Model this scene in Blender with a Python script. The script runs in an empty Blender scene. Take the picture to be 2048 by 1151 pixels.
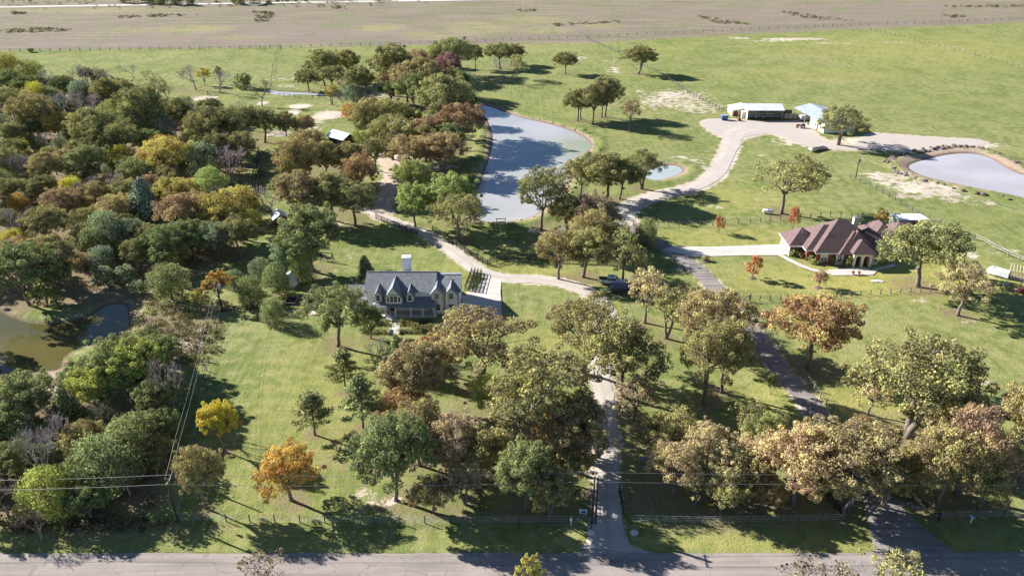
import bpy, math, random
import numpy as np
from mathutils import Vector, Matrix
R = math.radians
sc = bpy.context.scene

# ------------------------------------------------------------------ camera
CAM_H = 78.0; PITCH = R(27.1); FPX = 1593.0
cam_d = bpy.data.cameras.new('camera'); cam = bpy.data.objects.new('camera', cam_d)
sc.collection.objects.link(cam); sc.camera = cam
cam_d.sensor_width = 36; cam_d.lens = 36*FPX/2048; cam_d.clip_start = 1; cam_d.clip_end = 20000
cam.location = (0, 0, CAM_H); cam.rotation_euler = (R(90)-PITCH, 0, 0)

# ------------------------------------------------------------------ sky, sun, exposure
SUN_AZ = R(116-180); SUN_EL = R(26.5)          # azimuth of the sun seen from the place, measured from +Y towards +X
w = bpy.data.worlds.new('World'); sc.world = w; w.use_nodes = True
nt = w.node_tree; bg = nt.nodes['Background']
sky = nt.nodes.new('ShaderNodeTexSky'); sky.sky_type = 'NISHITA'; sky.sun_disc = False
sky.sun_elevation = SUN_EL; sky.sun_rotation = SUN_AZ; sky.air_density = 1.0; sky.dust_density = .1; sky.ozone_density = 3.0; sky.altitude = 3000
nt.links.new(sky.outputs[0], bg.inputs[0]); bg.inputs[1].default_value = 0.06
sd = bpy.data.lights.new('sun', 'SUN'); sd.energy = 5.0; sd.angle = R(0.5); sd.color = (1, .975, .945)
sun = bpy.data.objects.new('sun', sd); sc.collection.objects.link(sun)
sdir = Vector((math.sin(SUN_AZ)*math.cos(SUN_EL), math.cos(SUN_AZ)*math.cos(SUN_EL), math.sin(SUN_EL)))
sun.rotation_euler = sdir.to_track_quat('Z', 'Y').to_euler(); sun.location = (0, 0, 200)
sc.view_settings.view_transform = 'Standard'; sc.view_settings.look = 'None'
sc.view_settings.exposure = 1.32; sc.view_settings.gamma = 1

# ------------------------------------------------------------------ survey helpers: photo point -> spot on the land
def G(px, py, z=0.0):
    u = (px-1024)/FPX; v = (575.5-py)/FPX
    dy = math.cos(PITCH)+v*math.sin(PITCH); dz = -math.sin(PITCH)+v*math.cos(PITCH)
    t = (z-CAM_H)/dz
    return (u*t, dy*t)
def PJ(x, y, z):
    yc = y*math.sin(PITCH)+(z-CAM_H)*math.cos(PITCH); zc = y*math.cos(PITCH)-(z-CAM_H)*math.sin(PITCH)
    return 1024+FPX*x/zc, 575.5-FPX*yc/zc, FPX/zc
def HT(px, py, ty):
    x, y = G(px, py); lo, hi = 0.0, 60.0
    for _ in range(40):
        m = (lo+hi)/2
        if PJ(x, y, m)[1] > ty: lo = m
        else: hi = m
    return lo
def GP(pts): return [G(*p) for p in pts]

# ------------------------------------------------------------------ object helpers
COL = sc.collection
def tag(o, label=None, cat=None, group=None, kind=None):
    if label: o['label'] = label
    if cat: o['category'] = cat
    if group: o['group'] = group
    if kind: o['kind'] = kind
    return o
def empty(name, loc=(0, 0, 0), rz=0, label=None, cat=None, group=None):
    o = bpy.data.objects.new(name, None); COL.objects.link(o); o.location = loc; o.rotation_euler = (0, 0, rz)
    o.empty_display_size = .5
    return tag(o, label, cat, group)
class MB:
    def __init__(s): s.v = []; s.f = []
    def add(s, vs, fs):
        n = len(s.v); s.v += [tuple(p) for p in vs]; s.f += [tuple(i+n for i in f) for f in fs]; return s
    def box(s, x0, x1, y0, y1, z0, z1):
        return s.add([(x0,y0,z0),(x1,y0,z0),(x1,y1,z0),(x0,y1,z0),(x0,y0,z1),(x1,y0,z1),(x1,y1,z1),(x0,y1,z1)],
                     [(3,2,1,0),(4,5,6,7),(0,1,5,4),(1,2,6,5),(2,3,7,6),(3,0,4,7)])
    def prism(s, prof, a, b, axis='x'):
        n = len(prof)
        def P(t, q): return (t, q[0], q[1]) if axis == 'x' else ((q[0], t, q[1]) if axis == 'y' else (q[0], q[1], t))
        vs = [P(a, q) for q in prof]+[P(b, q) for q in prof]
        fs = [tuple(range(n))[::-1], tuple(range(n, 2*n))]+[(i, (i+1) % n, n+(i+1) % n, n+i) for i in range(n)]
        return s.add(vs, fs)
    def bar(s, p, q, w, h=None):
        p = Vector(p); q = Vector(q); h = h or w; d = (q-p)
        if d.length < 1e-6: return s
        d.normalize(); up = Vector((0, 0, 1)) if abs(d.z) < .95 else Vector((0, 1, 0))
        a = d.cross(up).normalized(); b = a.cross(d).normalized()
        vs = [c+a*i*w/2+b*j*h/2 for c in (p, q) for i, j in ((-1,-1),(1,-1),(1,1),(-1,1))]
        return s.add(vs, [(3,2,1,0),(4,5,6,7),(0,1,5,4),(1,2,6,5),(2,3,7,6),(3,0,4,7)])
    def tube(s, pts, rad, n=6):
        pts = [Vector(p) for p in pts]
        if not isinstance(rad, (list, tuple)): rad = [rad]*len(pts)
        vs = []; fs = []
        for i, p in enumerate(pts):
            d = (pts[min(i+1, len(pts)-1)]-pts[max(i-1, 0)])
            d = d.normalized() if d.length > 1e-6 else Vector((0, 0, 1))
            up = Vector((0, 0, 1)) if abs(d.z) < .9 else Vector((0, 1, 0))
            a = d.cross(up).normalized(); b = a.cross(d)
            for k in range(n):
                t = 2*math.pi*k/n; vs.append(p+(a*math.cos(t)+b*math.sin(t))*rad[i])
        for i in range(len(pts)-1):
            for k in range(n):
                fs.append((i*n+k, i*n+(k+1) % n, (i+1)*n+(k+1) % n, (i+1)*n+k))
        fs.append(tuple(range(n))[::-1]); fs.append(tuple(range((len(pts)-1)*n, len(pts)*n)))
        return s.add(vs, fs)
    def ell(s, c, r, n=10, m=6, rz=0):
        vs = []; fs = []
        for i in range(m+1):
            ph = math.pi*i/m
            for k in range(n):
                t = 2*math.pi*k/n; x = r[0]*math.sin(ph)*math.cos(t); y = r[1]*math.sin(ph)*math.sin(t)
                vs.append((c[0]+x*math.cos(rz)-y*math.sin(rz), c[1]+x*math.sin(rz)+y*math.cos(rz), c[2]+r[2]*math.cos(ph)))
        for i in range(m):
            for k in range(n): fs.append((i*n+k, (i+1)*n+k, (i+1)*n+(k+1) % n, i*n+(k+1) % n))
        return s.add(vs, fs)
    def build(s, name, mat, parent=None, smooth=False):
        me = bpy.data.meshes.new(name); me.from_pydata(s.v, [], s.f); me.materials.append(mat)
        if smooth: me.polygons.foreach_set('use_smooth', [True]*len(me.polygons))
        o = bpy.data.objects.new(name, me); COL.objects.link(o)
        if parent: o.parent = parent
        return o

# ------------------------------------------------------------------ materials
MATS = {}
def nodes(name):
    m = bpy.data.materials.new(name); m.use_nodes = True; t = m.node_tree; t.nodes.clear()
    out = t.nodes.new('ShaderNodeOutputMaterial'); MATS[name] = m
    return m, t, out
def N(t, ty, **k):
    n = t.nodes.new(ty)
    for a, b in k.items(): setattr(n, a, b)
    return n
def inp(t, n, i, v):
    if hasattr(v, 'is_linked') or hasattr(v, 'links'): t.links.new(v, n.inputs[i])
    else: n.inputs[i].default_value = v
def noise(t, vec, scale, detail=3, rough=.55, dist=0):
    n = N(t, 'ShaderNodeTexNoise'); n.inputs['Scale'].default_value = scale; n.inputs['Detail'].default_value = detail
    n.inputs['Roughness'].default_value = rough; n.inputs['Distortion'].default_value = dist
    t.links.new(vec, n.inputs['Vector']); return n.outputs['Fac']
def mapr(t, v, a, b, c=0., d=1., smooth=True):
    n = N(t, 'ShaderNodeMapRange'); n.interpolation_type = 'SMOOTHSTEP' if smooth else 'LINEAR'
    inp(t, n, 0, v); n.inputs[1].default_value = a; n.inputs[2].default_value = b; n.inputs[3].default_value = c; n.inputs[4].default_value = d
    return n.outputs[0]
def mth(t, op, a, b=0.):
    n = N(t, 'ShaderNodeMath'); n.operation = op; inp(t, n, 0, a); inp(t, n, 1, b); return n.outputs[0]
def mixc(t, f, a, b, mode='MIX'):
    n = N(t, 'ShaderNodeMix'); n.data_type = 'RGBA'; n.blend_type = mode
    inp(t, n, 0, f)
    for i, v in ((6, a), (7, b)):
        if isinstance(v, (tuple, list)): n.inputs[i].default_value = (*v[:3], 1)
        else: t.links.new(v, n.inputs[i])
    return n.outputs[2]
def attr(t, name):
    n = N(t, 'ShaderNodeAttribute'); n.attribute_name = name; return n.outputs['Fac']
def wpos(t):
    return N(t, 'ShaderNodeNewGeometry').outputs['Position']
def opos(t):
    return N(t, 'ShaderNodeTexCoord').outputs['Object']
def scl(t, vec, s):
    n = N(t, 'ShaderNodeVectorMath'); n.operation = 'MULTIPLY'; t.links.new(vec, n.inputs[0]); n.inputs[1].default_value = s; return n.outputs[0]
def bump(t, h, strength, dist=.1):
    n = N(t, 'ShaderNodeBump'); n.inputs['Strength'].default_value = strength; n.inputs['Distance'].default_value = dist
    t.links.new(h, n.inputs['Height']); return n.outputs[0]
def mat(name, col, rough=.8, var=.25, scale=1.5, metal=0., col2=None, spec=.3, bmp=0., stripes=None):
    if name in MATS: return MATS[name]
    m, t, out = nodes(name); p = N(t, 'ShaderNodeBsdfPrincipled'); pos = opos(t)
    n1 = noise(t, pos, scale, 4, .6); n2 = noise(t, pos, scale*7, 2, .6)
    f = mapr(t, mth(t, 'ADD', mth(t, 'MULTIPLY', n1, .6), mth(t, 'MULTIPLY', n2, .4)), .32, .68)
    lo = tuple(c*(1-var) for c in col); hi = col2 or tuple(min(1, c*(1+var*.7)) for c in col)
    c = mixc(t, f, lo, hi)
    big = noise(t, scl(t, pos, (1, 1, .35)), scale*.28, 3, .6); c = mixc(t, mapr(t, big, .5, .72, 0., .38), c, tuple(q*.72 for q in lo))
    if stripes:                                  # (axis, period, colour factor): courses, ribs, boards
        ax, per, k = stripes
        sx = N(t, 'ShaderNodeSeparateXYZ'); t.links.new(pos, sx.inputs[0])
        fr = mth(t, 'FRACT', mth(t, 'DIVIDE', sx.outputs[ax], per))
        c = mixc(t, mapr(t, fr, .0, .22, 1-k, 0.), c, tuple(q*k for q in lo))
    t.links.new(c, p.inputs['Base Color']); p.inputs['Roughness'].default_value = rough; p.inputs['Metallic'].default_value = metal
    p.inputs['Specular IOR Level'].default_value = spec
    if bmp: t.links.new(bump(t, n2, bmp, .05), p.inputs['Normal'])
    t.links.new(p.outputs[0], out.inputs[0]); return m
# ------------------------------------------------------------------ ground, water, roads
def catmull(pts, closed=True, n=6):
    P = [np.array(p, float) for p in pts]; out = []; L = len(P)
    rng_ = range(L) if closed else range(L-1)
    for i in rng_:
        if closed: a, b, c, d = P[(i-1) % L], P[i], P[(i+1) % L], P[(i+2) % L]
        else: a, b, c, d = P[max(i-1, 0)], P[i], P[i+1], P[min(i+2, L-1)]
        for k in range(n):
            t = k/n
            out.append(.5*((2*b)+(c-a)*t+(2*a-5*b+4*c-d)*t*t+(3*b-a-3*c+d)*t**3))
    if not closed: out.append(P[-1])
    return np.array(out)
def seg_dist(X, Y, poly, closed):
    D = np.full(X.shape, 1e9); n = len(poly)
    for i in range(n if closed else n-1):
        a = poly[i]; b = poly[(i+1) % n]; d = b-a; L = max(d@d, 1e-9)
        t = np.clip(((X-a[0])*d[0]+(Y-a[1])*d[1])/L, 0, 1)
        D = np.minimum(D, (X-a[0]-t*d[0])**2+(Y-a[1]-t*d[1])**2)
    return np.sqrt(D)
def inside(X, Y, poly):
    r = np.zeros(X.shape, bool); n = len(poly)
    for i in range(n):
        a = poly[i]; b = poly[(i+1) % n]
        c = ((a[1] > Y) != (b[1] > Y)) & (X < (b[0]-a[0])*(Y-a[1])/(b[1]-a[1]+1e-12)+a[0])
        r ^= c
    return r
def sdf(X, Y, poly):
    d = seg_dist(X, Y, poly, True); return np.where(inside(X, Y, poly), -d, d)
def sm(x, a, b):
    t = np.clip((x-a)/(b-a), 0, 1); return t*t*(3-2*t)

PONDS = {
 'main': catmull(GP([(944,205),(985,213),(1040,232),(1100,246),(1150,262),(1182,282),(1180,300),(1142,320),(1131,334),(1138,352),(1128,380),(1080,425),(1030,440),(965,442),(938,432),(946,395),(958,360),(976,310),(981,262),(962,226)])),
 'teal': catmull(GP([(1296,338),(1320,329),(1348,328),(1366,334),(1366,344),(1345,353),(1318,359),(1296,357),(1280,348)])),
 'right': catmull(GP([(1813,330),(1850,316),(1905,305),(1955,306),(1990,318),(2018,334),(2060,350),(2200,372),(2240,400),(2100,402),(1990,382),(1890,362),(1838,348)])),
 'woods': catmull(GP([(-160,560),(-40,600),(60,640),(130,640),(180,625),(215,606),(252,604),(263,628),(258,655),(225,672),(170,690),(135,712),(122,738),(60,744),(-60,752),(-200,760)])),
 'creek': catmull(GP([(534,177),(560,181),(600,183),(635,185),(655,188),(652,191),(630,190),(600,189),(560,190),(538,186)])),
}
ROADS = {}
def road_line(name, px, widths, n=6):
    pts = GP(px); L = catmull(pts, False, n); 
    W = np.interp(np.linspace(0, len(pts)-1, len(L)), range(len(pts)), widths) if not isinstance(widths, (int, float)) else np.full(len(L), float(widths))
    ROADS[name] = (L, W); return L, W
road_line('front_driveway', [(1216,1100),(1215,1060),(1213,1000),(1212,930),(1213,880),(1210,800),(1200,740),(1212,690),(1215,650),(1212,625),(1196,600),(1168,580),(1120,565),(1060,558),(1005,556),(962,543),(930,520),(890,492),(850,467),(800,448),(765,434),(735,420)], [7.5,4.2,3.7,3.6,3.6,3.4,3.3,3.2,3.2,3.4,4.0,4.3,4.2,3.8,4.2,4.4,3.4,3.2,3.0,3.0,2.8,2.2])
road_line('dirt_track', [(765,434),(770,400),(782,370),(786,345),(775,325),(760,312)], [2.5,4,4.5,4.5,4,3])
road_line('asphalt_driveway', [(1830,1108),(1790,1050),(1765,1010),(1738,962),(1700,905),(1650,845),(1590,772),(1540,712),(1500,658),(1462,612),(1430,575),(1395,540),(1350,508),(1310,486),(1280,468),(1258,452)], [11,7,5.2,4.0,3.8,3.8,3.8,3.8,4.0,4.0,4.0,4.2,4.4,4.4,4.0,4.0])
road_line('caliche_drive', [(1256,452),(1248,432),(1262,412),(1300,395),(1350,383),(1395,372),(1430,350),(1447,322),(1462,292),(1470,268),(1500,256)], [4.5,6.5,6,5,4.8,4.6,4.6,4.8,5.2,7,9])
YARD = catmull(GP([(1405,250),(1420,240),(1462,238),(1500,242),(1560,243),(1600,243),(1625,262),(1650,280),(1700,292),(1740,268),(1800,270),(1870,275),(1960,280),(1965,290),(1900,296),(1840,305),(1760,300),(1690,300),(1600,288),(1545,268),(1500,272),(1470,278),(1440,272)]), n=4)

def axis(segs):
    out = [segs[0][0]]
    for a, b, st in segs:
        n = max(1, int(round((b-a)/st))); out += [a+(b-a)*(i+1)/n for i in range(n)]
    return np.array(out)
xs = axis([(-9000,-2000,1000),(-2000,-600,200),(-600,-330,6),(-330,-150,2),(-150,150,1.1),(150,330,2),(330,600,6),(600,2000,200),(2000,9000,1000)])
ys = axis([(-3000,-200,700),(-200,50,25),(50,210,.9),(210,340,1.3),(340,640,2.2),(640,900,15),(900,2000,150),(2000,12000,1500)])
X, Y = np.meshgrid(xs, ys)
near = (np.abs(X) < 600) & (Y > 40) & (Y < 700)
def field(f, default):
    out = np.full(X.shape, default, float); out[near] = f(X[near], Y[near]); return out
PS = {k: field(lambda a, b, p=p: sdf(a, b, p), 99.) for k, p in PONDS.items()}
RS = {}
for k, (L, W) in ROADS.items():
    RS[k] = field(lambda a, b: seg_dist(a, b, L[::3], False)-W.mean()/2, 99.)
RS['yard'] = field(lambda a, b: sdf(a, b, YARD), 99.)
rmin = np.minimum.reduce(list(RS.values()))
Z = np.zeros(X.shape)
for k, berm in (('main', .5), ('teal', .35), ('right', .8), ('woods', .35), ('creek', .1)):
    s = PS[k]; Z += np.clip(s*.4, -1.3, 0)+berm*np.exp(-((s-3.2)/1.7)**2)*sm(rmin, .5, 4)
rs = np.random.RandomState(3)
und = sum(a*np.sin(X*math.cos(t)*f+Y*math.sin(t)*f+p) for a, f, t, p in ((.14,.05,.4,1.),(.10,.09,1.7,2.),(.07,.15,2.6,.3),(.05,.22,.9,4.)))
allp = np.minimum.reduce(list(PS.values()))
Z += und*sm(rmin, 1, 6)*sm(allp, 1, 8)*sm(Y, 82, 90)*.7*sm(np.maximum(np.abs(X+20)-13, np.abs(Y-141)-17), 0, 5)*sm(np.maximum(np.abs(X-80)-22, np.abs(Y-169)-15), 0, 5)
# hand-mapped soft masks on the land (pixel centre, half sizes in photo pixels, strength, rotation)
def blobs(lst, soft=.6):
    M = np.zeros(X.shape)
    for b in lst:
        px, py, hw, hh, s = b[:5]; rot = R(b[5]) if len(b) > 5 else 0
        x0, y0 = G(px, py); xr = abs(G(px+hw, py)[0]-x0)
        yr = abs(G(px, py-hh)[1]-G(px, py+hh)[1])/2
        dx = X-x0; dy = Y-y0; c, sn = math.cos(rot), math.sin(rot)
        d = np.sqrt(((dx*c+dy*sn)/xr)**2+((-dx*sn+dy*c)/yr)**2)
        M = np.maximum(M, s*(1-sm(d, 1-soft, 1+soft)))
    return M
dirt = blobs([(1350,198,70,26,.6,-38),(1400,215,50,16,.55,-35),(1345,190,40,10,.7),(1300,185,30,6,.4),(1470,262,60,18,.8),
  (1850,378,75,20,.72,-22),(1790,365,50,14,.66,-25),(1900,392,40,14,.6),(1760,350,40,7,.75),(1800,352,40,8,.7),(1960,405,50,5,.6),(1820,392,40,8,.6),
  (1800,283,150,12,.9),(1900,290,110,10,.8),(1600,283,60,10,.6),
  (655,230,34,9,1.),(600,212,26,5,.9),(585,225,16,7,.9),(630,242,26,7,.7),(525,207,14,5,.8),(400,197,36,5,.9,16),(560,158,40,4,.5),(575,172,24,4,.6),(745,190,38,8,.7),(700,190,18,6,.6),(815,212,16,5,.6),(790,218,18,4,.5),
  (1590,78,70,3,.8),(1540,82,50,2,.6),(1660,86,60,2,.55),(1480,76,25,2,.7),(1790,85,34,2,.5),(1228,140,20,9,.55),(1160,115,14,5,.6),(1215,122,20,4,.5),(1280,182,12,4,.6),(1190,128,8,5,.4),
  (560,268,30,7,.8),(610,255,40,8,.6),(800,330,40,28,.9,0),(790,360,30,24,.85),(780,395,34,18,.7),(855,333,60,14,.6),(750,320,30,8,.6),
  (1050,430,32,8,.8),(1030,437,24,5,.6),(1075,425,24,8,.6),(670,450,40,14,.45),(520,455,20,6,.6),(700,510,25,10,.4),(640,545,40,12,.4),(620,626,22,6,.9),
  (405,662,30,16,.45),(350,600,40,16,.45),(265,640,6,20,.9),(375,690,35,20,.7),(345,740,22,26,.5),(110,750,34,14,.9),(100,780,26,18,.7),
  (1430,415,20,4,.6),(1500,372,10,2,.5),(1530,395,40,14,.25),(1525,310,10,3,.7),(1390,360,18,3,.5),(1392,322,16,7,.6),(1410,335,14,5,.5),(1360,315,30,4,.6),
  (1940,508,24,8,.7),(2005,500,40,10,.4),(1990,560,30,12,.35),(1680,590,30,5,.35),(1840,600,26,7,.55),(1790,620,50,12,.2),(1960,765,30,8,.6),(1940,645,22,7,.5),(1905,680,16,4,.6),(1950,700,20,4,.5),(1925,718,16,3,.5),(1860,676,8,3,.8),(1700,637,16,5,.6),(1720,648,18,6,.4),(1810,692,5,3,.9),
  (1340,590,30,22,.35),(1200,825,14,40,.5),(735,990,50,14,.6),(780,1000,60,14,.5),(720,1020,40,12,.4),(640,900,20,6,.3),(1100,700,40,26,.28),
  (1165,745,12,8,.7),(1245,790,12,6,.5),(965,775,12,6,.5),(1835,1000,50,22,.35),(1030,1110,240,5,.4),(500,1108,500,3,.35),(1600,1108,400,5,.45),
  (940,580,16,24,.7),(1150,950,50,20,.3),(1480,380,10,3,.3),(390,300,30,8,.25)], .55)
for k, w_, st in (('main', 1.3, .9), ('teal', 1.2, .9), ('right', 3.2, .85), ('woods', 1.6, .5), ('creek', 2.5, .35)):
    s = PS[k]; dirt = np.maximum(dirt, st*(1-sm(s, w_*.6, w_*1.25)))
for k, w_, st in (('front_driveway', 1.0, .75), ('asphalt_driveway', .9, .6), ('caliche_drive', 1.3, .85), ('yard', 1.6, .95), ('dirt_track', 1.5, .8)):
    dirt = np.maximum(dirt, st*(1-sm(RS[k], 0, w_*1.6)))
fld = np.zeros(X.shape)                     # dry tan pasture beyond the far fence line
fx = [-3000, -264.1, -140, -37, 48, 133, 315, 3000]; fy = [421.7, 421.7, 428, 436, 443, 470, 511, 900]
FB = np.interp(X, fx, fy); fld = sm(Y-FB, -1.2, 1.2)
warm = blobs([(1800,560,320,36,.9),(1500,480,180,24,.6),(1960,640,60,10,.3),(620,830,140,170,.35),(1080,700,60,50,.5),(900,650,160,24,.5),(1700,820,300,60,.6),(1500,1085,600,18,.5),(300,1080,600,20,.2),(1760,700,240,60,.25),(1850,100,300,30,.35),(1650,150,160,14,.3),(1330,100,60,8,.3),(1000,545,200,20,.5),(1020,100,160,8,.2),(1500,400,120,30,.4),(480,860,60,60,.2)], .7)
rosy = blobs([(700,70,420,22,.8),(1100,60,200,10,.6),(250,88,260,12,.7),(1700,40,400,16,.45),(1800,18,300,10,.5)], .8)
gyel = blobs([(760,56,44,7,.8),(960,56,70,14,.6),(1090,60,50,8,.6),(1200,52,40,6,.6),(390,58,70,8,.7),(860,70,60,8,.5),(260,62,60,5,.4),(620,90,60,4,.5),(480,75,60,5,.4),(1060,40,60,8,.5),(180,20,200,5,.5)], .6)
WOODS = catmull(GP([(-300,135),(60,150),(200,165),(300,190),(360,225),(500,240),(494,300),(484,350),(480,400),(500,450),(490,500),(440,520),(400,560),(330,600),(270,640),(200,640),(120,620),(-100,640),(-500,560),(-600,300)]), n=3)
WOODS2 = catmull(GP([(-200,740),(60,745),(140,730),(190,670),(250,640),(330,690),(355,760),(365,850),(350,950),(330,1020),(200,1050),(0,1060),(-300,1060)]), n=3)
wl = field(lambda a, b: np.minimum(sdf(a, b, WOODS), sdf(a, b, WOODS2)), 99.)
litter = np.maximum((1-sm(wl, -6, 3))*.95, blobs([(380,655,70,55,.6),(330,640,50,40,.7),(345,700,50,40,.6),(640,330,110,60,.6),(700,420,120,40,.55),(850,300,110,40,.6),(1160,470,120,60,.5),(1250,500,60,40,.5),(850,160,140,40,.6),(760,900,200,90,.4),(1000,880,240,110,.5),(1350,900,150,100,.5),(1700,990,350,60,.5),(1400,990,300,70,.6),(960,1000,230,60,.5),(1420,1050,180,16,.45),(200,1060,300,30,.5),(1650,1050,300,24,.4),(470,290,90,50,.5),(480,230,80,12,.3),(1480,640,90,50,.4),(380,180,60,12,.5),(900,760,110,50,.35),(1190,350,100,40,.4)], .6))
LITTER_TREES = []

def put_attr(me, name, arr):
    a = me.attributes.new(name, 'FLOAT', 'POINT'); a.data.foreach_set('value', np.ascontiguousarray(arr, dtype=np.float32).ravel())
def build_ground():
    global litter
    for (x, y, r) in LITTER_TREES:
        m = (np.abs(X-x) < r*1.6) & (np.abs(Y-y) < r*1.6)
        d = np.hypot(X[m]-x, Y[m]-y)/r
        litter[m] = np.maximum(litter[m], .62*(1-sm(d, .3, 1.25)))
    ny, nx = X.shape
    me = bpy.data.meshes.new('ground'); me.vertices.add(nx*ny)
    co = np.stack([X, Y, Z], -1).astype(np.float32); me.vertices.foreach_set('co', co.ravel())
    i = np.arange(nx*ny).reshape(ny, nx); q = np.stack([i[:-1, :-1], i[:-1, 1:], i[1:, 1:], i[1:, :-1]], -1).reshape(-1, 4)
    me.loops.add(q.size); me.loops.foreach_set('vertex_index', q.ravel().astype(np.int32))
    me.polygons.add(len(q)); me.polygons.foreach_set('loop_start', np.arange(0, q.size, 4, dtype=np.int32))
    me.polygons.foreach_set('use_smooth', np.ones(len(q), bool))
    me.update(calc_edges=True); me.validate()
    for n_, a_ in (('dirt', dirt), ('litter', litter), ('dryfield', fld), ('warm', warm), ('rosy', rosy), ('gyel', gyel), ('pond', allp)): put_attr(me, n_, a_)
    me.materials.append(ground_mat())
    o = bpy.data.objects.new('ground', me); COL.objects.link(o); tag(o, kind='structure')
def ground_mat():
    m, t, out = nodes('ground'); p = N(t, 'ShaderNodeBsdfPrincipled'); P = wpos(t)
    nB = noise(t, P, .018, 3); nM = noise(t, P, .09, 4); nS = noise(t, P, .45, 4); nF = noise(t, P, 2.2, 3, .7); nX = noise(t, P, 7., 2, .6)
    st = noise(t, scl(t, P, (.02, .35, 1)), 1.0, 3)       # streaks that run across
    mow = noise(t, scl(t, P, (1.3, .06, 1)), 1.0, 2)      # mower lines that run away
    g1, g2, g3 = (.14, .18, .045), (.245, .255, .085), (.36, .31, .17)
    c = mixc(t, mapr(t, mth(t, 'ADD', mth(t, 'MULTIPLY', nM, .55), mth(t, 'MULTIPLY', nS, .45)), .40, .59), g1, g2)
    c = mixc(t, mth(t, 'MULTIPLY', mapr(t, mth(t, 'ADD', mth(t, 'MULTIPLY', nB, .4), mth(t, 'MULTIPLY', nS, .6)), .47, .68), .7), c, g3)
    c = mixc(t, mth(t, 'MULTIPLY', mapr(t, mow, .42, .66), .4), c, (.30, .31, .13))
    wd = noise(t, P, 1.1, 4, .8, 1.2); c = mixc(t, mth(t, 'MULTIPLY', mapr(t, wd, .56, .68), .5), c, (.35, .29, .18))
    c = mixc(t, mth(t, 'MULTIPLY', attr(t, 'warm'), mapr(t, nS, .25, .6, .25, .95)), c, (.40, .355, .10))
    c = mixc(t, mth(t, 'MULTIPLY', mapr(t, nF, .47, .68), .42), c, (.095, .115, .04))
    c = mixc(t, mth(t, 'MULTIPLY', mapr(t, nX, .53, .75), .45), c, (.42, .41, .20))
    # dry pasture
    f1, f2, f3 = (.19, .165, .115), (.30, .245, .18), (.27, .205, .18)
    f = mixc(t, mapr(t, mth(t, 'ADD', mth(t, 'MULTIPLY', st, .6), mth(t, 'MULTIPLY', nS, .4)), .4, .6), f1, f2)
    f = mixc(t, mth(t, 'MULTIPLY', attr(t, 'rosy'), mapr(t, nM, .3, .7, .35, 1.)), f, f3)
    f = mixc(t, mth(t, 'MULTIPLY', attr(t, 'gyel'), mapr(t, nS, .3, .65, .3, 1.)), f, (.35, .33, .12))
    f = mixc(t, mth(t, 'MULTIPLY', mapr(t, noise(t, P, .045, 5, .75, .8), .50, .62), .7), f, (.19, .21, .10))
    f = mixc(t, mth(t, 'MULTIPLY', mapr(t, nF, .5, .7), .45), f, (.17, .14, .09))
    c = mixc(t, attr(t, 'dryfield'), c, f)
    # leaf litter and brown thatch under trees
    L = mth(t, 'ADD', attr(t, 'litter'), mth(t, 'MULTIPLY', mth(t, 'SUBTRACT', mth(t, 'ADD', mth(t, 'MULTIPLY', nS, .6), mth(t, 'MULTIPLY', nF, .4)), .5), 1.7))
    lit = mixc(t, mapr(t, nX, .35, .68), (.13, .095, .06), (.36, .27, .17))
    c = mixc(t, mth(t, 'MULTIPLY', mapr(t, L, .25, .78), .85), c, lit)
    # bare sand
    nD = mth(t, 'ADD', mth(t, 'MULTIPLY', nS, .55), mth(t, 'MULTIPLY', nF, .45))
    D = mth(t, 'ADD', attr(t, 'dirt'), mth(t, 'MULTIPLY', mth(t, 'SUBTRACT', nD, .5), 2.8))
    snd = mixc(t, mapr(t, nM, .3, .7), (.47, .37, .285), (.64, .55, .45)); snd = mixc(t, mapr(t, attr(t, 'pond'), 3.5, 6., .75, 0.), snd, (.34, .235, .17))
    snd = mixc(t, mth(t, 'MULTIPLY', mapr(t, nX, .5, .8), .4), snd, (.42, .33, .22))
    c = mixc(t, mapr(t, D, .48, .66), c, snd)
    # wet bank and pond bed
    c = mixc(t, mapr(t, attr(t, 'pond'), -.9, 1.1, .8, 0.), c, (.13, .09, .06))
    t.links.new(c, p.inputs['Base Color']); p.inputs['Roughness'].default_value = 1; p.inputs['Specular IOR Level'].default_value = .05
    t.links.new(bump(t, mth(t, 'ADD', mth(t, 'MULTIPLY', nF, .6), mth(t, 'MULTIPLY', nX, .4)), .9, .22), p.inputs['Normal'])
    t.links.new(p.outputs[0], out.inputs[0]); return m

def water_mat(name, a, b, ns=.05, rough=.07, shallow=None):
    m, t, out = nodes(name); p = N(t, 'ShaderNodeBsdfPrincipled'); P = wpos(t)
    c = mixc(t, mapr(t, noise(t, P, ns, 3), .35, .65), a, b)
    if shallow:                                  # silty green shallows in the bay on the right
        d = N(t, 'ShaderNodeVectorMath'); d.operation = 'DISTANCE'; t.links.new(P, d.inputs[0]); q = G(1165, 296); d.inputs[1].default_value = (q[0], q[1], 0)
        c = mixc(t, mapr(t, mth(t, 'ADD', d.outputs['Value'], mth(t, 'MULTIPLY', noise(t, P, .12, 3), 14.)), 12, 30, .8, 0.), c, shallow)
    t.links.new(c, p.inputs['Base Color']); p.inputs['Roughness'].default_value = rough; p.inputs['IOR'].default_value = 1.33
    p.inputs['Specular IOR Level'].default_value = .5
    t.links.new(bump(t, noise(t, P, 1.4, 2), .10, .05), p.inputs['Normal'])
    t.links.new(p.outputs[0], out.inputs[0]); return m
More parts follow.
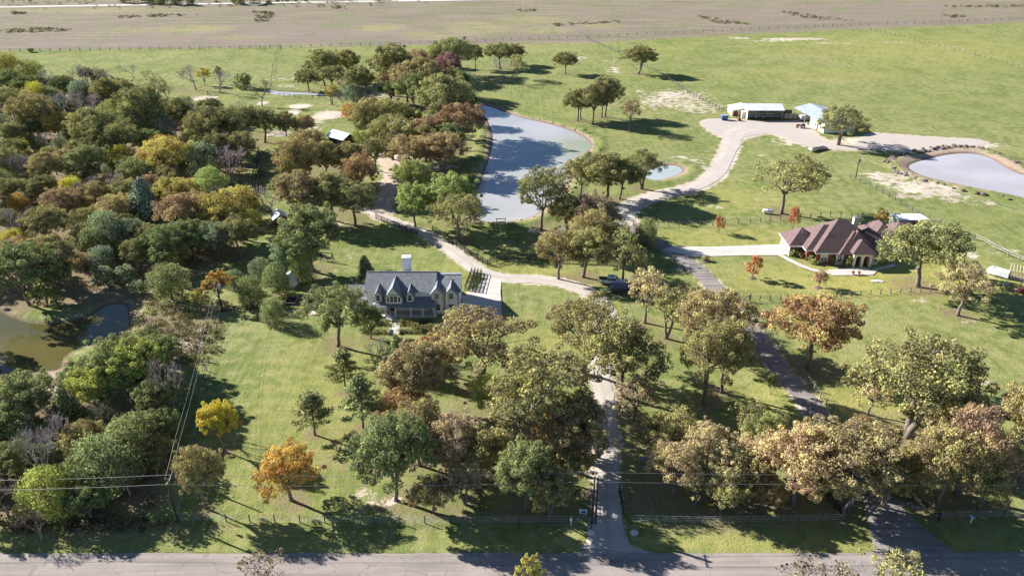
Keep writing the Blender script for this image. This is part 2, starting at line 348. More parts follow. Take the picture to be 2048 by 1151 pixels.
def build_water():
    wm = {'main': water_mat('silty pond', (.36,.36,.345), (.43,.415,.40), shallow=(.30,.34,.25)), 'teal': water_mat('teal pond', (.33,.385,.36), (.40,.45,.42)),
          'right': water_mat('grey pond', (.42,.39,.39), (.50,.46,.46)), 'woods': water_mat('woodland pond', (.085,.078,.028), (.13,.11,.04), .04, .03),
          'creek': water_mat('creek', (.40,.38,.35), (.46,.44,.41))}
    for k, p in PONDS.items():
        me = bpy.data.meshes.new('water'); me.from_pydata([(a, b, -.25) for a, b in p], [], [tuple(range(len(p)))]); me.materials.append(wm[k])
        o = bpy.data.objects.new({'creek': 'creek_water'}.get(k, 'pond_water'), me); COL.objects.link(o); tag(o, kind='structure')
def ribbon(name, L, W, z, mt, jag=.18, seed=1, sub=.6, kind='structure'):
    rr = random.Random(seed); d = np.hypot(*np.diff(L, axis=0).T); s = np.concatenate([[0], np.cumsum(d)])
    n = max(2, int(s[-1]/sub)); q = np.linspace(0, s[-1], n)
    x = np.interp(q, s, L[:, 0]); y = np.interp(q, s, L[:, 1]); ww = np.interp(q, s, W)
    tx = np.gradient(x); ty = np.gradient(y); tl = np.hypot(tx, ty)+1e-9; nx_, ny_ = -ty/tl, tx/tl
    vs = []; a = b = 0; M = 4
    for i in range(n):
        a = a*.7+rr.uniform(-1, 1)*jag*.6; b = b*.7+rr.uniform(-1, 1)*jag*.6
        for k in range(M+1):
            f = -1+2*k/M; hw = ww[i]/2+(a if f < 0 else b); crown = .05*(1-f*f)
            vs.append((x[i]+nx_[i]*f*hw, y[i]+ny_[i]*f*hw, z+crown))
    fs = [(i*(M+1)+k+1, i*(M+1)+k, (i+1)*(M+1)+k, (i+1)*(M+1)+k+1) for i in range(n-1) for k in range(M)]
    me = bpy.data.meshes.new(name); me.from_pydata(vs, [], fs); me.materials.append(mt)
    me.polygons.foreach_set('use_smooth', [True]*len(fs))
    put_attr(me, 'across', np.tile(np.linspace(-1, 1, M+1), n))
    o = bpy.data.objects.new(name, me); COL.objects.link(o); tag(o, kind=kind); return o
def flat(name, pts, z, mt, h=.05, kind='structure'):
    n = len(pts); vs = [(a, b, z) for a, b in pts]+[(a, b, z-h) for a, b in pts]
    me = bpy.data.meshes.new(name); me.from_pydata(vs, [], [tuple(range(n))]+[(i, n+i, n+(i+1) % n, (i+1) % n) for i in range(n)]); me.materials.append(mt)
    o = bpy.data.objects.new(name, me); COL.objects.link(o)
    if kind: tag(o, kind=kind)
    return o
def road_mat(name, a, b, dark, tracks=0., fine=6., crack=0.):
    m, t, out = nodes(name); p = N(t, 'ShaderNodeBsdfPrincipled'); P = wpos(t)
    n1 = noise(t, P, .25, 4); n2 = noise(t, P, fine, 3, .7); n3 = noise(t, scl(t, P, (.06, 1.4, 1)), 1., 3)
    c = mixc(t, mapr(t, mth(t, 'ADD', mth(t, 'MULTIPLY', n1, .5), mth(t, 'MULTIPLY', n2, .5)), .36, .64), a, b)
    c = mixc(t, mth(t, 'MULTIPLY', mapr(t, n2, .55, .75), .35), c, dark)
    vo = N(t, 'ShaderNodeTexVoronoi'); vo.feature = 'DISTANCE_TO_EDGE'; vo.inputs['Scale'].default_value = .22
    ad = N(t, 'ShaderNodeVectorMath'); ad.operation = 'ADD'; t.links.new(P, ad.inputs[0]); nn = N(t, 'ShaderNodeTexNoise'); nn.inputs['Scale'].default_value = .5; t.links.new(P, nn.inputs['Vector'])
    t.links.new(scl(t, nn.outputs['Color'], (3, 3, 0)), ad.inputs[1]); t.links.new(ad.outputs[0], vo.inputs['Vector'])
    if crack: c = mixc(t, mth(t, 'MULTIPLY', mapr(t, vo.outputs['Distance'], .0, .02, 1., 0.), crack), c, dark); pt = noise(t, scl(t, P, (.1, .5, 1)), 1., 2, .4); c = mixc(t, mth(t, 'MULTIPLY', mapr(t, pt, .56, .6), .22), c, tuple(q*.75 for q in a))
    if tracks:
        u = mth(t, 'ABSOLUTE', attr(t, 'across')); mid = mapr(t, u, .0, .28, 1., 0.)
        c = mixc(t, mth(t, 'MULTIPLY', mth(t, 'MULTIPLY', mid, mapr(t, n1, .3, .7)), tracks), c, dark)
    else: c = mixc(t, mth(t, 'MULTIPLY', mapr(t, n3, .45, .65), .5), c, dark)
    t.links.new(c, p.inputs['Base Color']); p.inputs['Roughness'].default_value = .95; p.inputs['Specular IOR Level'].default_value = .1
    t.links.new(bump(t, n2, .5, .05), p.inputs['Normal']); t.links.new(p.outputs[0], out.inputs[0]); return m
def build_roads():
    gravel = road_mat('pale gravel', (.43,.375,.32), (.56,.50,.43), (.26,.22,.15), .5)
    cal = road_mat('pale caliche', (.44,.385,.335), (.56,.49,.43), (.33,.29,.24), .35)
    asp = road_mat('old asphalt', (.26,.225,.20), (.35,.305,.275), (.13,.12,.11), crack=.5)
    chip = road_mat('chip seal', (.30,.255,.225), (.37,.315,.28), (.20,.175,.155), crack=.6)
    conc = road_mat('concrete', (.55,.50,.44), (.62,.57,.51), (.42,.38,.33), fine=2., crack=.4)
    dirtm = road_mat('track dirt', (.46,.35,.26), (.58,.46,.36), (.3,.24,.15), .4)
    for i, (n_, z, mt, j) in enumerate((('front_driveway', .06, gravel, .22), ('dirt_track', .05, dirtm, .8), ('asphalt_driveway', .064, asp, .14), ('caliche_drive', .07, cal, .3))):
        L, W = ROADS[n_]; ribbon(n_, L, W, z, mt, j, i+4)
    n_ = 400; xx = np.linspace(-500, 500, n_)
    ribbon('road', np.stack([xx, np.full(n_, 73.0)+.004*np.maximum(0,xx-20)], -1), np.full(n_, 7.2), .08, chip, .16, 9)
    hx = np.linspace(-700, 420, 200); ribbon('highway', np.stack([hx, 577+(hx+352)*.115], -1), np.full(200, 6.5), .12, road_mat('far road', (.6,.56,.52), (.7,.66,.62), (.5,.47,.43)), .1, 10, 6)
    yd = flat('gravel_yard', [tuple(q) for q in YARD], .055, cal); 
    flat('concrete_forecourt', GP([(962,563),(984,556),(1003,558),(1001,585),(1003,606),(1004,640),(925,640),(925,592),(936,590),(948,580)]), .10, conc)
    flat('concrete_driveway', GP([(1324,500),(1345,493),(1420,494),(1560,489),(1562,492),(1582,508),(1562,511),(1480,511),(1385,514),(1362,507)]), .115, conc)
    L = catmull(GP([(1556,508),(1580,520),(1600,530),(1628,540),(1662,546)]), False); ribbon('garden_path', L, np.full(len(L), 1.3), .08, conc, .0, 3)
    flat('patio', GP([(1656,540),(1706,534),(1730,536),(1755,542),(1746,550),(1664,551)]), .12, conc)
    L = catmull(GP([(1745,541),(1765,536),(1790,530)]), False); ribbon('side_path', L, np.full(len(L), 1.1), .09, conc, .0, 3)
    # road apron between the asphalt driveway and the road
    flat('gravel_apron', GP([(1175,1100),(1195,1080),(1205,1050),(1232,1050),(1240,1080),(1290,1100),(1320,1108),(1150,1108)]), .062, gravel)
# ------------------------------------------------------------------ trees
def leaf_mat(name, trans=.28, hueshift=.5, tint=(.38,.29,.12), tamt=.42):
    m, t, out = nodes(name)
    oi = N(t, 'ShaderNodeObjectInfo'); lr = attr(t, 'lr'); lc = attr(t, 'lc'); rnd = oi.outputs['Random']
    nz = noise(t, wpos(t), .32, 3, .6)
    base = mixc(t, mth(t, 'MULTIPLY', mapr(t, mth(t, 'ADD', mth(t, 'MULTIPLY', nz, .6), mth(t, 'MULTIPLY', lc, .4)), .42, .64), tamt), oi.outputs['Color'], tint)
    hs = N(t, 'ShaderNodeHueSaturation'); t.links.new(base, hs.inputs['Color'])
    inp(t, hs, 'Hue', mth(t, 'ADD', mth(t, 'MULTIPLY', mth(t, 'SUBTRACT', lc, .5), .045*hueshift*2), .5))
    inp(t, hs, 'Saturation', mapr(t, lr, 0, 1, .85, 1.12, False))
    inp(t, hs, 'Value', mth(t, 'MULTIPLY', mapr(t, lr, 0, 1, .62, 1.42, False), mapr(t, lc, 0, 1, .68, 1.36, False)))
    d = N(t, 'ShaderNodeBsdfDiffuse'); tr = N(t, 'ShaderNodeBsdfTranslucent'); mx = N(t, 'ShaderNodeMixShader')
    t.links.new(hs.outputs[0], d.inputs[0]); t.links.new(hs.outputs[0], tr.inputs[0]); mx.inputs[0].default_value = trans
    t.links.new(d.outputs[0], mx.inputs[1]); t.links.new(tr.outputs[0], mx.inputs[2]); t.links.new(mx.outputs[0], out.inputs[0]); return m
LEAF = leaf_mat('leaves'); LEAFG = leaf_mat('green leaves', .28, .4, (.25,.27,.08), .35); NEEDLE = leaf_mat('needles', .08, .2, (.2,.24,.1), .2)
BARK = mat('bark', (.20,.16,.13), .9, .35, 2.5, bmp=.5); PALEBARK = mat('pale bark', (.34,.29,.25), .9, .3, 2.5, bmp=.5)
def twig_mat():
    m, t, out = nodes('twigs'); p = N(t, 'ShaderNodeBsdfPrincipled'); oi = N(t, 'ShaderNodeObjectInfo')
    t.links.new(oi.outputs['Color'], p.inputs['Base Color']); p.inputs['Roughness'].default_value = .9; p.inputs['Specular IOR Level'].default_value = .1
    t.links.new(p.outputs[0], out.inputs[0]); return m
TWIG = twig_mat()

def leaf_mesh(name, C, Rd, per, size, rng, shell=.55, mt=None, flat_=.0, extra=None):
    """leaf quads gathered in clumps: C centres (n,3), Rd radii (n,3)"""
    n = len(C); K = n*per; ci = np.repeat(np.arange(n), per)
    d = rng.normal(size=(K, 3)); d /= np.linalg.norm(d, axis=1)[:, None]+1e-9
    rad = shell+(1-shell)*rng.rand(K)**.6; rad *= np.where(rng.rand(K) < .12, 1.25, 1.)
    pos = C[ci]+d*Rd[ci]*rad[:, None]
    nr = d*.9+rng.normal(size=(K, 3))*.6+np.array([0, 0, .35]); nr /= np.linalg.norm(nr, axis=1)[:, None]
    a = np.cross(nr, rng.normal(size=(K, 3))); a /= np.linalg.norm(a, axis=1)[:, None]+1e-9; b = np.cross(nr, a)
    s = size*(.6+.8*rng.rand(K))[:, None]; e = .55+.35*rng.rand(K)[:, None]
    v = np.stack([pos-a*s*.5, pos+b*s*.5*e, pos+a*s*.5+nr*s*.12, pos-b*s*.5*e], 1).reshape(-1, 3)
    q = np.arange(K*4).reshape(K, 4)
    me = bpy.data.meshes.new(name); me.vertices.add(K*4); me.vertices.foreach_set('co', v.astype(np.float32).ravel())
    me.loops.add(K*4); me.loops.foreach_set('vertex_index', q.ravel().astype(np.int32)); me.polygons.add(K)
    me.polygons.foreach_set('loop_start', np.arange(0, K*4, 4, dtype=np.int32)); me.update(calc_edges=True)
    put_attr(me, 'lr', np.repeat(rng.rand(K), 4)); put_attr(me, 'lc', np.repeat(rng.rand(n)[ci], 4))
    me.materials.append(mt or LEAF); return me
def mesh_of(mb, name, mt):
    me = bpy.data.meshes.new(name); me.from_pydata(mb.v, [], mb.f); me.materials.append(mt)
    me.polygons.foreach_set('use_smooth', [True]*len(me.polygons)); return me
def branch_pts(p, q, sag, rr, n=4, wob=.12):
    p = Vector(p); q = Vector(q); L = (q-p).length; out = []
    for i in range(n+1):
        t = i/n; v = p.lerp(q, t); k = math.sin(math.pi*t)
        out.append(v+Vector((rr.uniform(-1,1)*wob*L*k*.5, rr.uniform(-1,1)*wob*L*k*.5, sag*L*k)))
    return out
def make_oak(seed, mt=None, W=12., H=12., trunk=.34, nlimb=6, nclump=185, per=120, leaf=.25, open_=0., trunk_=0, flat_=.42, forks=1, skew=(0, 0)):
    rr = random.Random(seed); rng = np.random.RandomState(seed); Rr = W/2
    lob = [(rr.uniform(.07,.19), k, rr.uniform(0, 6.28)) for k in (2, 3, 5)]
    def reach(th): return 1+sum(a*math.sin(k*th+p) for a, k, p in lob)
    zc = H*.62; C = []; RD = []
    tries = 0
    while len(C) < nclump and tries < 4000:
        tries += 1
        th = rr.uniform(0, 6.2832); el = math.asin(rr.uniform(-.38, 1)); k = rr.uniform(.70, 1.0) if rr.random() < .74 else (rr.uniform(.2, .7) if rr.random() < .75 else rr.uniform(1., 1.14))
        cr = rr.uniform(.065, .145)*W*(1 if el > 0 else .8)*(.72)*(.7 if k > 1 else 1)
        x = (Rr-cr)*k*math.cos(el)*math.cos(th)*reach(th); y = (Rr-cr)*k*math.cos(el)*math.sin(th)*reach(th)
        z = zc+(H-zc-cr*.6)*k*math.sin(el)*(1 if el > 0 else 1.15)*(.85+.15*reach(th*2+1))
        if open_ and math.sin(th*2+seed)+math.sin(z*1.3+seed) < -2+open_*2: continue
        p = np.array((x+skew[0]*(z/H), y+skew[1]*(z/H), z))
        if all(np.linalg.norm((p-c)*(1, 1, 1.25)) > cr*.82 for c in C): C.append(p); RD.append((cr, cr, cr*.72))
    C = np.array(C); RD = np.array(RD)
    crown = leaf_mesh('crown', C, RD, per, leaf, rng, mt=mt)
    mb = MB(); r0 = .028*W; tops = []
    lean = Vector((rr.uniform(-.05,.05)*H, rr.uniform(-.05,.05)*H, 0))
    for f in range(forks):
        off = Vector((0, 0, 0)) if forks == 1 else Vector((math.cos(f*2.6+seed), math.sin(f*2.6+seed), 0))*Rr*.14
        T = Vector((0, 0, trunk*H*(1 if forks == 1 else 1.25)))+lean+off
        pts = branch_pts((0, 0, -.3), T, 0, rr, 4, .06); mb.tube(pts, [r0*1.35, r0*.98, r0*.9, r0*.85, r0*.8], 8); tops.append(T)
    limbs = []
    for i in range(nlimb):
        th = 6.2832*i/nlimb+rr.uniform(-.35, .35); T = tops[i % forks]
        e = Vector((math.cos(th)*Rr*.55*reach(th)+skew[0]*.6, math.sin(th)*Rr*.55*reach(th)+skew[1]*.6, zc+rr.uniform(-.10, .16)*H))
        P_ = branch_pts(T, e, .07, rr, 5, .16); mb.tube(P_, [r0*.62, r0*.5, r0*.4, r0*.3, r0*.22, r0*.14], 6); limbs += P_[1:]
    P_ = branch_pts(tops[0], (skew[0]*.7, skew[1]*.7, H*.86), 0, rr, 5, .1); mb.tube(P_, [r0*.6, r0*.45, r0*.35, r0*.25, r0*.18, r0*.1], 6); limbs += P_[1:]
    for c in C:
        c = Vector(c); b = min(limbs, key=lambda q: (q-c).length+max(0, q.z-c.z)*1.5)
        mb.tube(branch_pts(b, c, .05, rr, 3, .15), [r0*.16, r0*.12, r0*.09, r0*.05], 4)
    return dict(W=W, H=H, zc=.62, trunk=mesh_of(mb, 'trunk', BARK), crown=crown)
def make_bush(seed, W=7., H=7., nclump=90, per=84, leaf=.27, low=.02, cone=0., mt=None, tr=True):
    rr = random.Random(seed); rng = np.random.RandomState(seed); C = []; RD = []; tries = 0
    ph = [rr.uniform(0, 6.28) for _ in range(3)]
    while len(C) < nclump and tries < 4000:
        tries += 1; th = rr.uniform(0, 6.28); h = rr.random()**.8; cr = rr.uniform(.11, .18)*W*(1-.3*cone*h)
        prof = (1-h)**(.75)*1.02 if cone else math.sqrt(max(0, 1-(abs(h-.42)/.60)**2))
        k = rr.uniform(.72, 1.08); rd = (W/2-cr*.7)*prof*k*(1+.2*math.sin(2*th+ph[0]+h*4)+.15*math.sin(3*th+ph[1]+h*2))
        p = np.array((rd*math.cos(th), rd*math.sin(th), H*low+cr*.5+h*(H*(1-low)-cr)))
        if all(np.linalg.norm(p-c) > cr*.62 for c in C): C.append(p); RD.append((cr, cr, cr*.85))
    crown = leaf_mesh('crown', np.array(C), np.array(RD), per, leaf, rng, mt=mt)
    mb = MB(); mb.tube([(0, 0, -.2), (.05, 0, H*.4), (0, .05, H*.85)], [W*.03, W*.024, W*.008], 7)
    for i in range(0, len(C), 3): mb.tube([(0, 0, min(C[i][2]*.6, H*.7)), tuple(C[i])], [W*.008, W*.004], 4)
    return dict(W=W, H=H, zc=.5, trunk=mesh_of(mb, 'trunk', BARK), crown=crown)
def make_bare(seed, W=8., H=9., leaves=0):
    rr = random.Random(seed); mb = MB(); tips = []; tw = MB()
    def grow(p, d, L, r, dep):
        q = p+d*L; mid = p+d*L*.5+Vector((rr.uniform(-1,1), rr.uniform(-1,1), rr.uniform(-.3,.6)))*L*.09
        (mb if dep < 1 else tw).tube([p, mid, q], [r, r*.85, r*.65], 6 if dep < 2 else (4 if dep < 4 else 3))
        if dep >= 6: tips.append(q); return
        for _ in range(rr.choice((2, 3, 3)) if dep < 5 else 3):
            a = Vector((rr.gauss(0, 1), rr.gauss(0, 1), rr.gauss(.25, .6))).normalized()
            nd = (d*.9+a*.78+Vector((0, 0, .10))).normalized(); grow(q if rr.random() < .6 else mid.lerp(q, .5), nd, L*rr.uniform(.62, .86), max(r*.6, .016), dep+1)
    for k in range(1): grow(Vector((0, 0, -.2)), Vector((rr.uniform(-.2,.2), rr.uniform(-.2,.2), 1)).normalized(), H*.27, W*.022, 0)
    allv = np.array([tuple(v) for v in mb.v+tw.v]); sx = W/max(1e-3, np.ptp(allv[:, 0])*.5+np.ptp(allv[:, 1])*.5); sz = H/allv[:, 2].max()
    for m_ in (mb, tw): m_.v = [(v[0]*sx, v[1]*sx, v[2]*sz) for v in m_.v]
    out = dict(W=W, H=H, zc=.62, trunk=mesh_of(mb, 'trunk', PALEBARK), crown=mesh_of(tw, 'crown', TWIG))
    if leaves:
        T = np.array([(t.x*sx, t.y*sx, t.z*sz) for t in tips]); rng = np.random.RandomState(seed)
        T = T[rng.rand(len(T)) < .35]; cr = np.full((len(T), 3), .45)
        out['leaf'] = leaf_mesh('leaves', T, cr, leaves, .32, rng)
    return out
def make_pine(seed, W=5.5, H=9.):
    rr = random.Random(seed); rng = np.random.RandomState(seed); C = []; RD = []; mb = MB()
    mb.tube([(0, 0, -.2), (.05, 0, H*.5), (0, .03, H*.97)], [.14, .10, .02], 7)
    for i in range(52):
        h = .30+.68*(i/52.)+rr.uniform(-.02,.02); L = W/2*(1.06-h)**.75*1.35*rr.uniform(.6, 1.05); th = i*2.4+rr.uniform(-.3,.3)
        e = Vector((math.cos(th)*L, math.sin(th)*L, H*h+L*rr.uniform(.05,.35))); b = Vector((0, 0, H*h-.3))
        mb.tube([b, b.lerp(e, .5)+Vector((0, 0, -.05)), e], [.05, .035, .015], 4)
        for k in (.4, .6, .8, 1.): 
            if rr.random() < .85: C.append(b.lerp(e, k)+Vector((rr.uniform(-.2,.2), rr.uniform(-.2,.2), .1))); RD.append((.5, .5, .3))
    return dict(W=W, H=H, zc=.62, trunk=mesh_of(mb, 'trunk', BARK), crown=leaf_mesh('crown', np.array([tuple(c) for c in C]), np.array(RD), 40, .22, rng, shell=.1, mt=NEEDLE))
PROTO = {}
for i, kw in enumerate([dict(), dict(H=11, trunk=.32), dict(W=12.5, H=10.5, nclump=145), dict(H=13, nlimb=5, trunk=.36), dict(W=11, H=12.5, forks=2), dict(W=13, H=11, nlimb=7)]):
    PROTO['oak%d' % (i+1)] = make_oak(11+i*7, **kw)
for i, kw in enumerate([dict(open_=.22, nclump=110), dict(open_=.3, nclump=96, H=13), dict(open_=.2, nclump=110, W=13, H=11, forks=2)]):
    PROTO['open%d' % (i+1)] = make_oak(101+i*13, **kw)
PROTO['thin1'] = make_oak(201, W=9, H=11, nclump=74, per=34, leaf=.32, open_=.2, trunk=.36)
PROTO['thin2'] = make_oak(217, W=10, H=11, nclump=80, per=36, leaf=.32, open_=.2, trunk=.28, forks=2)
PROTO['lone'] = make_oak(303, W=15, H=14, nclump=110, per=60, leaf=.36, open_=.3, trunk=.33, skew=(2.2, 0), nlimb=7)
for i in range(3): PROTO['bush%d' % (i+1)] = make_bush(41+i*3, mt=LEAFG, W=7.5, H=7.+i*.6)
for i in range(2): PROTO['cedar%d' % (i+1)] = make_bush(61+i*3, W=5.5, H=7.5, cone=.6, leaf=.28, mt=NEEDLE, per=80)
for i in range(2): PROTO['elm%d' % (i+1)] = make_oak(71+i*3, mt=LEAFG, W=9.5, H=9.5, trunk=.2, nclump=165, per=120, leaf=.22)
for i in range(3): PROTO['bare%d' % (i+1)] = make_bare(5+i, W=8, H=9)
PROTO['sprig1'] = make_bare(15, W=8, H=8.5, leaves=5)
for i in range(2): PROTO['pine%d' % (i+1)] = make_pine(81+i)
for i in range(2):
    P_ = make_bush(91+i, W=2.6, H=4.2, nclump=34, per=42, leaf=.22, low=.26, cone=.0); PROTO['sap%d' % (i+1)] = P_
PROTO['flame1'] = make_oak(95, W=5.5, H=7, nclump=60, per=60, leaf=.24, trunk=.2)
PROTO['shrub1'] = make_bush(97, W=3.4, H=2.4, nclump=26, per=55, leaf=.24)
PROTO['ball1'] = make_bush(98, W=1.3, H=1.2, nclump=26, per=40, leaf=.12)
for P_ in PROTO.values():                    # true crown width and height of each kind
    a_ = np.empty(len(P_['crown'].vertices)*3); P_['crown'].vertices.foreach_get('co', a_); a_ = a_.reshape(-1, 3)
    P_['W'] = (np.ptp(np.percentile(a_[:, 0], (1.5, 98.5)))+np.ptp(np.percentile(a_[:, 1], (1.5, 98.5))))/2; P_['H'] = np.percentile(a_[:, 2], 99)
COLS = dict(ol=((.165,.155,.066),'olive'), dk=((.108,.122,.05),'dark green'), do=((.130,.132,.058),'dark olive'), gr=((.138,.150,.066),'green'), lg=((.18,.20,.068),'light green'),
 gg=((.135,.16,.095),'grey-green'), bg=((.125,.15,.105),'blue-green'), br=((.195,.152,.08),'brown'), ob=((.18,.155,.072),'olive-brown'), ru=((.22,.145,.072),'rust-brown'), og=((.27,.170,.048),'orange'),
 ye=((.29,.25,.045),'bright yellow'), go=((.245,.21,.062),'golden'), gy=((.215,.225,.06),'yellow-green'), rd=((.26,.11,.055),'red'), pk=((.215,.17,.115),'pinkish brown'), pu=((.15,.075,.085),'plum-red'),
 tw=((.30,.275,.27),'grey'), tp=((.33,.26,.27),'mauve-grey'), tb=((.23,.18,.15),'brown'), tn=((.26,.21,.115),'tan'), rb=((.20,.14,.085),'red-brown'))
WORD = dict(oak='oak', open='ragged-crowned oak', thin='thin-leaved oak', lone='oak with a long side limb', bush='round tree', cedar='conical cedar', elm='bushy elm', bare='leafless tree', sprig='half-bare tree', pine='young pine', sap='sapling', flame='maple', shrub='shrub', ball='clipped ball shrub')
NAME = dict(oak='oak_tree', open='oak_tree', thin='oak_tree', lone='oak_tree', bush='round_tree', cedar='cedar_tree', elm='elm_tree', bare='bare_tree', sprig='half_bare_tree', pine='pine_tree', sap='young_tree', flame='maple_tree', shrub='shrub', ball='ball_shrub')
TR = random.Random(77)
def put_tree(x, y, sx, sz, kind, col, place, z=0., group=None, litter_=True, jit=.10):
    P_ = PROTO[kind]; base = kind.rstrip('0123456789'); c, cw = COLS[col]
    o = empty(NAME[base], (x, y, z), TR.uniform(0, 6.28) if base != 'lone' else 0, cw+' '+WORD[base]+' '+place, 'shrub' if base in ('shrub', 'ball') else 'tree', group)
    o.scale = (sx, sx, sz); v = TR.uniform(1-jit, 1+jit); v *= 1. if base in ('bare', 'sprig') else 2.2; cc = (min(.8, c[0]*v*TR.uniform(.94,1.06)), min(.8, c[1]*v), c[2]*v, 1)
    for part in ('trunk', 'crown', 'leaf'):
        if part in P_:
            ch = bpy.data.objects.new({'leaf': 'leaves'}.get(part, part), P_[part]); COL.objects.link(ch); ch.parent = o; ch.color = cc
            if part == 'crown' and base in ('bare', 'sprig'):
                ch.color = cc if base == 'bare' else (.28, .22, .18, 1); ch.name = 'branches'
    if litter_ and base not in ('ball', 'shrub', 'sap', 'bare'): LITTER_TREES.append((x, y, P_['W']*sx/2))
    return o
def tree_rows(txt, group=None):
    for ln in txt.strip().splitlines():
        ln = ln.strip()
        if not ln or ln[0] == '#': continue
        head, place = [q.strip() for q in ln.split('|')]; f = head.split()
        g_ = group
        if f[0] == 'B':                      # trunk base seen: base x, base y, top y, crown width
            bx, by, ty, w_ = map(float, f[1:5]); kind, col = f[5], f[6]; P_ = PROTO[kind]
            x, y = G(bx, by); h = HT(bx, by, ty)*.97; s = PJ(x, y, h*.6)[2]
            put_tree(x, y, w_/s/P_['W']*1.0, h/P_['H'], kind, col, place, group=g_)
        else:                                # crown centre and width
            cx, cy, w_ = map(float, f[:3]); kind, col = f[3], f[4]; P_ = PROTO[kind]; hf = float(f[5]) if len(f) > 5 else 1.
            x, y = G(cx, cy, 5)
            for _ in range(6):
                s = PJ(x, y, 5)[2]; k = w_*1.09/s/P_['W']; zc = P_['zc']*P_['H']*k*hf; x, y = G(cx, cy, zc)
            put_tree(x, y, k, k*hf, kind, col, place, group=g_)
ORD = 'first second third fourth fifth sixth seventh eighth ninth tenth eleventh twelfth thirteenth fourteenth fifteenth sixteenth seventeenth eighteenth nineteenth twentieth'.split()
